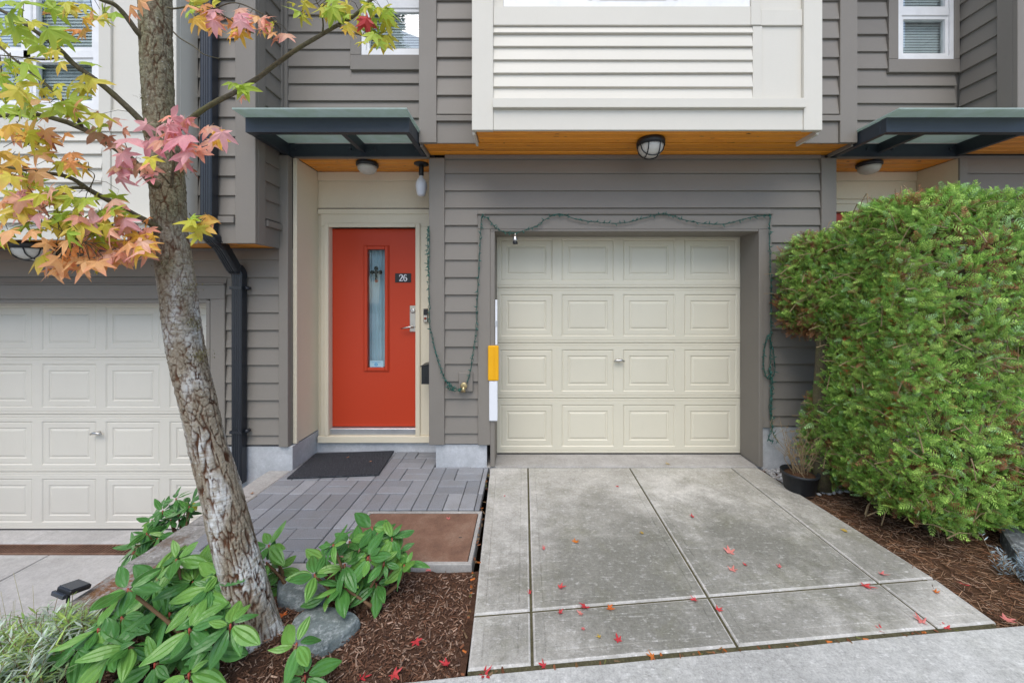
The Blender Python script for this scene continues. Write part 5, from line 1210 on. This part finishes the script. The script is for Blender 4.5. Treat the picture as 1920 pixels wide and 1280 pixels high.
# ------------------------------------------------------------------ broad-leaved shrubs
def vib_leaf(seed, wide=.46):
    r = random.Random(seed); NU, NV = 6, 7; V = []; Fc = []; bend = r.uniform(-.05, .55); side = r.uniform(-.16, .16); tw = r.uniform(-.5, .5)
    for j in range(NV + 1):
        t = j / NV; w = wide * (math.sin(math.pi * min(1, t * .93 + .04)) ** .85) * (1 - .25 * t) * .62
        for i in range(NU + 1):
            u = i / NU * 2 - 1
            g = (.024 * math.cos(u * math.pi * 3)) * math.sin(math.pi * t) - .10 * u * u * w * 1.4
            V.append((u * w + side * t * t, t, g + .02 * abs(u) - bend * t * t + tw * u * w * t + .012 * math.sin(9 * t + 3 * u + seed)))
    for j in range(NV):
        for i in range(NU): a = j * (NU + 1) + i; Fc.append([a, a + 1, a + NU + 2, a + NU + 1])
    return V, Fc
M_VL = [leaf_mat('viburnum_leaf', (.055, .175, .038), (.095, .26, .050), .36, .18, .5), leaf_mat('viburnum_young_leaf', (.13, .32, .06), (.19, .38, .07), .36, .22, .5), leaf_mat('viburnum_yellowing_leaf', (.50, .48, .05), (.36, .40, .06), .4, .25, .4)]
M_STEM = plain('red_stem', (.30, .045, .025), .5); M_WST = plain('woody_stem', (.20, .115, .06), .8, .2)
VLM = {(s, m): mesh_of('leaf', *vib_leaf(s), M_VL[m], False) for s in range(10) for m in range(3)}
def shrub(name, label, base, ros, size=.145, drop=.15, group='glossy ribbed evergreen shrubs', wide=1.0, dark=0):
    t = thing(name, label, 'shrub', base, group); SV, SF = [], []
    for (c, n, up) in ros:
        c = Vector(c); ph = random.uniform(0, 6.3); V, Fc = [], []
        mid = c.lerp(Vector(base), .5) + Vector((random.gauss(0, .03), random.gauss(0, .03), -.02))
        tube_geo(spline([Vector(base) + Vector((random.gauss(0, .015), random.gauss(0, .015), -.01)), mid, c], 4), [.009] * 5 + [.006] * 3 + [.0045], 6, SV, SF)
        tube_geo([c - Vector((0, 0, .025)), c + Vector((0, 0, .006))], [.003, .0035], 6, V, Fc); mk('bud', V, Fc, M_STEM, t, True)
        axis = Vector((random.gauss(0, .25), -.45 + random.gauss(0, .25), 1)).normalized()
        for k in range(n):
            a = ph + 2 * math.pi * k / n + random.gauss(0, .18); el = random.gauss(.05, .26) + up
            q = Vector((math.cos(a) * math.cos(el), math.sin(a) * math.cos(el), math.sin(el))); rot = Vector((0, 0, 1)).rotation_difference(axis); y = rot @ q
            nrm = rot @ Vector((0, 0, 1)); z = (nrm - y * nrm.dot(y)).normalized(); x = y.cross(z); s = size * random.uniform(.5, 1.2)
            o_ = c + y * .014
            M = Matrix(((x.x, y.x, z.x, o_.x), (x.y, y.y, z.y, o_.y), (x.z, y.z, z.z, o_.z), (0, 0, 0, 1))) @ Matrix.Rotation(random.gauss(0, .25), 4, 'Y') @ Matrix.Diagonal((s * wide, s, s, 1))
            mi = 2 if random.random() < .008 else (1 if random.random() < (.35 if not dark else .05) else 0)
            put(bpy.data.objects.new('leaf', VLM[random.randrange(10), mi]), t, M)
    mk('stems', SV, SF, M_WST, t, True); return t
def RZ(lst, d0, n=6, up=0): return [(P(u, v, d0 + random.uniform(-.06, .06)), n + random.choice((-1, 0, 0, 1)), up) for u, v in lst]
shrub('evergreen_shrub', 'large ribbed evergreen shrub sprawling left of the tree trunk', (-1.42, 1.68, -.02),
      RZ([(294, 1086), (331, 1050), (374, 1066), (362, 1092)], 1.72, 8) + RZ([(262, 1132), (318, 1150), (421, 1132), (365, 1125), (300, 1120), (395, 1100)], 1.62, 8) + RZ([(184, 1180), (243, 1212), (355, 1180), (300, 1185)], 1.54, 8) + RZ([(210, 1226), (400, 1214)], 1.48, 7) + RZ([(354, 1264), (290, 1245)], 1.44, 7) + RZ([(228, 1158), (150, 1212), (335, 1215), (432, 1172), (240, 1105), (205, 1205)], 1.53, 8) + RZ([(345, 1105), (315, 1075), (410, 1075)], 1.70, 7), .114)
shrub('evergreen_shrub', 'rounded ribbed evergreen shrub growing in front of the vault lid', (-.80, 1.90, -.03),
      RZ([(698, 990), (655, 1016), (705, 1012), (748, 1036), (735, 1010)], 1.95, 6) + RZ([(646, 1059), (682, 1084), (608, 1046), (690, 1045), (720, 1055), (590, 1078), (640, 1098), (758, 1060), (670, 1030), (625, 1022), (705, 1095)], 1.88, 7) + RZ([(615, 1116)], 1.80, 6), .105)
shrub('evergreen_shrub', 'slender ribbed evergreen shrub rising right behind the tree trunk', (-1.24, 1.98, -.03), RZ([(504, 1023), (523, 1068), (527, 1100), (500, 1055)], 1.98, 5, .1), .115)
shrub('evergreen_shrub', 'small ribbed evergreen seedling in the foreground mulch right of trunk', (-.87, 1.45, -.03), RZ([(556, 1208)], 1.46, 6, -.05) + RZ([(572, 1268)], 1.43, 5), .105)
shrub('rhododendron', 'dark green narrow leaved shrub behind the retaining wall', (-2.42, 2.75, LZ),
      RZ([(330, 935), (355, 950), (305, 958), (345, 965), (320, 975), (285, 975), (360, 940), (300, 990)], 2.72, 9, .1) + RZ([(275, 1000), (295, 1010), (262, 1022), (250, 1035)], 2.5, 8), .11, group='shrubs', wide=.72, dark=1)

# grey-green herb clump, dry stalks and blue succulents
def herb(label, base, pts, n, cols, L=(.03, .07), w=.008, name='herb_clump', cat='herb'):
    t = thing(name, label, cat, base); V, T, C = [], [], []
    SV, SF = [], []
    for p in pts:
        d = Vector((random.gauss(0, .3), random.gauss(0, .3), 1)).normalized(); H_ = random.uniform(.10, .24); top = Vector(p) + d * H_
        tube_geo([p, top], [.002, .001], 4, SV, SF, False); col = np.array(random.choice(cols))
        for k in range(n):
            s_ = random.uniform(.15, 1); c = Vector(p).lerp(top, s_); a = random.uniform(0, 6.3); q = (Vector((math.cos(a), math.sin(a), random.uniform(.1, .9)))).normalized(); l = random.uniform(*L)
            x = q.cross(Vector((0, 0, 1))).normalized() * w / 2; b = len(V); V += [c - x * .4, c + x * .4, c + q * l * .5 + x, c + q * l, c + q * l * .5 - x]; T += [[b, b + 1, b + 2], [b, b + 2, b + 4], [b + 4, b + 2, b + 3]]
            C += [col * random.uniform(.7, 1.25)] * 5
    fast('foliage', np.array([v[:] for v in V]), np.array(T), M_FOL, t, np.array(C)); mk('stems', SV, SF, M_TWIG, t)['kind'] = 'stuff'; return t
def lp_pt():
    x = random.uniform(-2.75, -1.80); y = random.uniform(1.36, 1.78) - (x + 2.2) * .10
    if x > -2.05: y = min(y, 1.60)
    return (x, y, bed_z(x, y))
herb('frosty grey green herb clump filling the lower left corner', (-2.2, 1.5, -.1), [lp_pt() for _ in range(760)], 15, [(.30, .44, .20), (.42, .54, .36), (.24, .40, .10), (.52, .60, .50), (.38, .52, .13)])
dsx = thing('dry_grass', 'pale dry grass stalks standing behind the grey green herbs', 'grass', (-2.5, 1.7, -.2))
V, Fc = [], []
for k in range(22):
    x = random.uniform(-2.85, -2.15); b = Vector((x, random.uniform(1.66, 1.80), -.25)); tp = b + Vector((random.gauss(0, .05), random.gauss(0, .03), random.uniform(.34, .52))); tube_geo([b, b.lerp(tp, .5) + Vector((random.gauss(0, .008), 0, 0)), tp], [.0018, .0014, .0006], 4, V, Fc)
M_DRY = plain('dry_grass_stalk', (.55, .50, .32), .8, .2); mk('stalks', V, Fc, M_DRY, dsx)['kind'] = 'stuff'
herb('pale blue spiky succulents at the right edge of the bed', (2.62, 1.95, 0), [(2.66 + random.gauss(0, .05), 2.0 + random.gauss(0, .05), -.02) for _ in range(26)], 22, [(.36, .46, .52), (.45, .55, .60)], (.02, .045), .006, 'succulent', 'succulent')
# ------------------------------------------------------------------ fallen leaves and small litter
FM = {c: [mesh_of('fallen_leaf', [(x, y, abs(z) * .5 + .10 * math.sin(4 * x + s) ** 2 * (x * x + y * y)) for x, y, z in STARS[s][0]], STARS[s][1], m) for s in range(6)] for c, m in
      {'r': leaf_mat('fallen_red', (.52, .035, .045), (.62, .07, .07), .5, .15), 'p': leaf_mat('fallen_pink', (.62, .14, .14), (.68, .24, .20), .5, .15), 'o': leaf_mat('fallen_orange', (.60, .20, .03), (.66, .12, .03), .5, .15), 'y': leaf_mat('fallen_yellow', (.52, .36, .05), (.45, .28, .05), .5, .15), 'b': leaf_mat('fallen_brown', (.30, .13, .06), (.38, .19, .09), .7, .1)}.items()}
def fallen(u, v, c, label, s=.042, z=.003, k=[0]):
    g = G(u, v, z); k[0] += 1; s *= .88
    o = bpy.data.objects.new('fallen_leaf', FM[c][k[0] % 6])
    put(o, None, Matrix.Translation(g) @ Matrix.Rotation(random.uniform(0, 6.3), 4, 'Z') @ Matrix.Rotation(random.gauss(0, .10), 4, 'X') @ Matrix.Diagonal((s * random.uniform(.5, 1.1), s, s * random.uniform(.6, 2.2), 1)))
    tag(o, label, 'leaf', 'fallen leaves')
fallen(1020, 1030, 'p', 'small pink fallen leaf on the driveway slab just right of the first joint', .034)
fallen(1048, 1101, 'r', 'bright red fallen leaf on the second driveway slab near its front corner', .045)
fallen(1099, 1136, 'r', 'red fallen leaf standing in the driveway cross joint', .042)
fallen(1048, 1146, 'r', 'red fallen leaf on the left end of the driveway cross joint', .034)
fallen(1090, 1148, 'p', 'pale pink fallen leaf just below the driveway cross joint', .026)
fallen(1140, 1139, 'o', 'flat orange fallen leaf lying along the driveway cross joint', .040, .001)
fallen(993, 1113, 'r', 'red fallen leaf caught in the left lengthwise driveway joint', .030, -.004)
fallen(1300, 970, 'r', 'crimson fallen leaf beside the middle driveway joint near the garage', .034)
fallen(1369, 1037, 'p', 'large pink star fallen leaf on the third driveway slab', .056)
fallen(1373, 1070, 'p', 'curled pink fallen leaf below the large star leaf', .046)
fallen(1399, 1058, 'r', 'dark red fallen leaf right of the large pink star leaf', .026)
fallen(1464, 1063, 'p', 'salmon fallen leaf farthest right on the third driveway slab', .026)
fallen(1305, 1124, 'r', 'red fallen leaf just left of the joint crossing', .034)
fallen(1346, 1144, 'r', 'red fallen leaf in the middle joint below the crossing', .034)
fallen(1617, 1096, 'r', 'large folded red fallen leaf on the cross joint at right', .062)
fallen(1649, 1075, 'p', 'pink fallen leaf near the right lengthwise driveway joint', .044)
fallen(1730, 1168, 'p', 'split pink fallen leaf at the front right driveway edge', .052)
fallen(1658, 1184, 'r', 'orange red fallen leaf in the front driveway gap', .034, -.006)
fallen(1776, 1178, 'r', 'red fallen leaf in the front gap near the right corner', .030, -.006)
fallen(1885, 1162, 'p', 'coral fallen leaf beside the right front driveway corner', .048)
fallen(1808, 1095, 'r', 'long red fallen leaf on the needle bed beside the driveway', .050, .0)
fallen(1161, 1202, 'r', 'red fallen leaf on the front middle driveway slab', .036)
fallen(1093, 1176, 'p', 'tiny magenta fallen leaf on the front driveway slab', .024)
fallen(1126, 1193, 'y', 'small yellow fallen leaf on the front driveway slab', .024)
fallen(1076, 1016, 'o', 'orange fallen leaf on the dark stain of the second slab', .040)
fallen(1206, 999, 'y', 'small tan fallen leaf beside the middle driveway joint', .028)
fallen(946, 930, 'r', 'tiny red fallen leaf on the narrow left driveway slab', .022)
fallen(1160, 912, 'r', 'tiny red fallen leaf near the garage end of the driveway', .026)
fallen(842, 973, 'p', 'coral fallen leaf lying on the rusty vault lid', .034)
fallen(1226, 1231, 'o', 'orange fallen leaf in the front gap below the middle joint', .036, -.006)
fallen(1022, 1249, 'r', 'red fallen leaf in the front driveway gap at left', .030, -.006)
fallen(905, 1262, 'r', 'bright red fallen leaf at the front left driveway corner', .046, -.01)
fallen(808, 1067, 'p', 'rose pink fallen leaf on the mulch below the vault lid', .042, -.03)
fallen(860, 1065, 'p', 'pale curled fallen leaf on mulch under the vault lid corner', .036, -.03)
fallen(725, 1132, 'p', 'pink fallen leaf on mulch beside the rounded shrub', .036, -.025)
fallen(778, 1200, 'r', 'pair-lobed red fallen leaf in the middle of the mulch', .044, -.025)
fallen(840, 1246, 'r', 'red fallen leaf on mulch near the driveway corner', .044, -.025)
fallen(736, 1262, 'r', 'pinkish red fallen leaf on the mulch at the bottom edge', .048, -.022)
fallen(675, 1270, 'r', 'red fallen leaf on mulch at the bottom beside the seedling', .044, -.022)
fallen(1588, 996, 'y', 'olive yellow fallen leaf on the right edge slab of the driveway', .034)
fallen(1752, 1109, 'o', 'small orange fallen leaf on the front right corner slab', .026)
fallen(1692, 1029, 'b', 'tan fallen leaf on the needle bed beside the driveway edge', .034, .0)
fallen(1254, 870, 'y', 'yellow fallen leaf on the slab before the garage door', .034, .006)
fallen(530, 1150, 'o', 'orange brown fallen leaf wedged between trunk and slate stone', .05, .03)
fallen(443, 912, 'o', 'tiny orange fallen leaf at the back left of the patio', .022)
fallen(470, 925, 'b', 'curled tan fallen leaf on the pale wall cap', .034)
fallen(650, 858, 'b', 'tan fallen leaf near the back of the black door mat', .030, .018)
fallen(693, 865, 'b', 'brown fallen leaf on the right half of the black door mat', .032, .018)
def edge_pt():
    if random.random() < .5:
        y = random.uniform(1.6, 3.4); return -.308 + (3.43 - y) * .036 - .012 + random.gauss(0, .008), y
    x = random.uniform(-.25, 2.2); return x, near(x) - .010 + random.gauss(0, .004)
tag(sticks('leaf_crumbs', 80, edge_pt, lambda x, y: -.010, (.010, .026), (.006, .014), [(.40, .12, .03), (.20, .08, .04), (.14, .09, .05), (.16, .09, .04), (.12, .12, .04)], .004), 'orange leaf crumbs and grit lodged along the driveway edges', 'leaf litter')

# ------------------------------------------------------------------ tall trees across the road: only the window panes show them
def far_tree(label, x, y, h, seed, src=None):
    t = thing('fir_tree', label, 'tree', (x, y, 0), 'tall trees across the road')
    if src is None:
        r = np.random.default_rng(seed); n = 2600
        hh = r.uniform(.18, 1, n) ** .8; an = r.uniform(0, 2 * math.pi, n); ra = (1 - hh) ** .8 * 3.4 * r.uniform(.25, 1, n) + .1
        p = np.stack([ra * np.cos(an), ra * np.sin(an), hh * 16 - ra * .35], 1); nr = np.stack([np.cos(an), np.sin(an), np.full(n, -.25)], 1)
        cols = np.array([.05, .10, .04]) * r.uniform(.6, 1.6, (n, 1))
        crown = sprays('crown', p, nr, r.uniform(.5, 1.1, n), cols, t, 0, .35); trunk = tube('trunk', [(0, 0, -.1), (.1, 0, 8), (0, 0, 16)], [.28, .16, .02], M_BR, t, 8)
        WORLD[crown.name] = Matrix.Translation((x, y, 0)); crown.matrix_basis = WORLD[crown.name]; trunk.matrix_basis = WORLD[crown.name]
        return crown.data, trunk.data
    for nm, me in zip(('crown', 'trunk'), src): put(bpy.data.objects.new(nm, me), t, Matrix.Translation((x, y, 0)) @ Matrix.Rotation(seed, 4, 'Z') @ Matrix.Scale(h / 16, 4))
src = far_tree('tall fir across the road mirrored in the entry window pane', -7.2, -12, 16, 3)
far_tree('tall fir across the road mirrored in the right window', 21, -13, 15, 2, src)
far_tree('tall fir across the road mirrored in the left bay window', -20, -11, 14, 4, src)
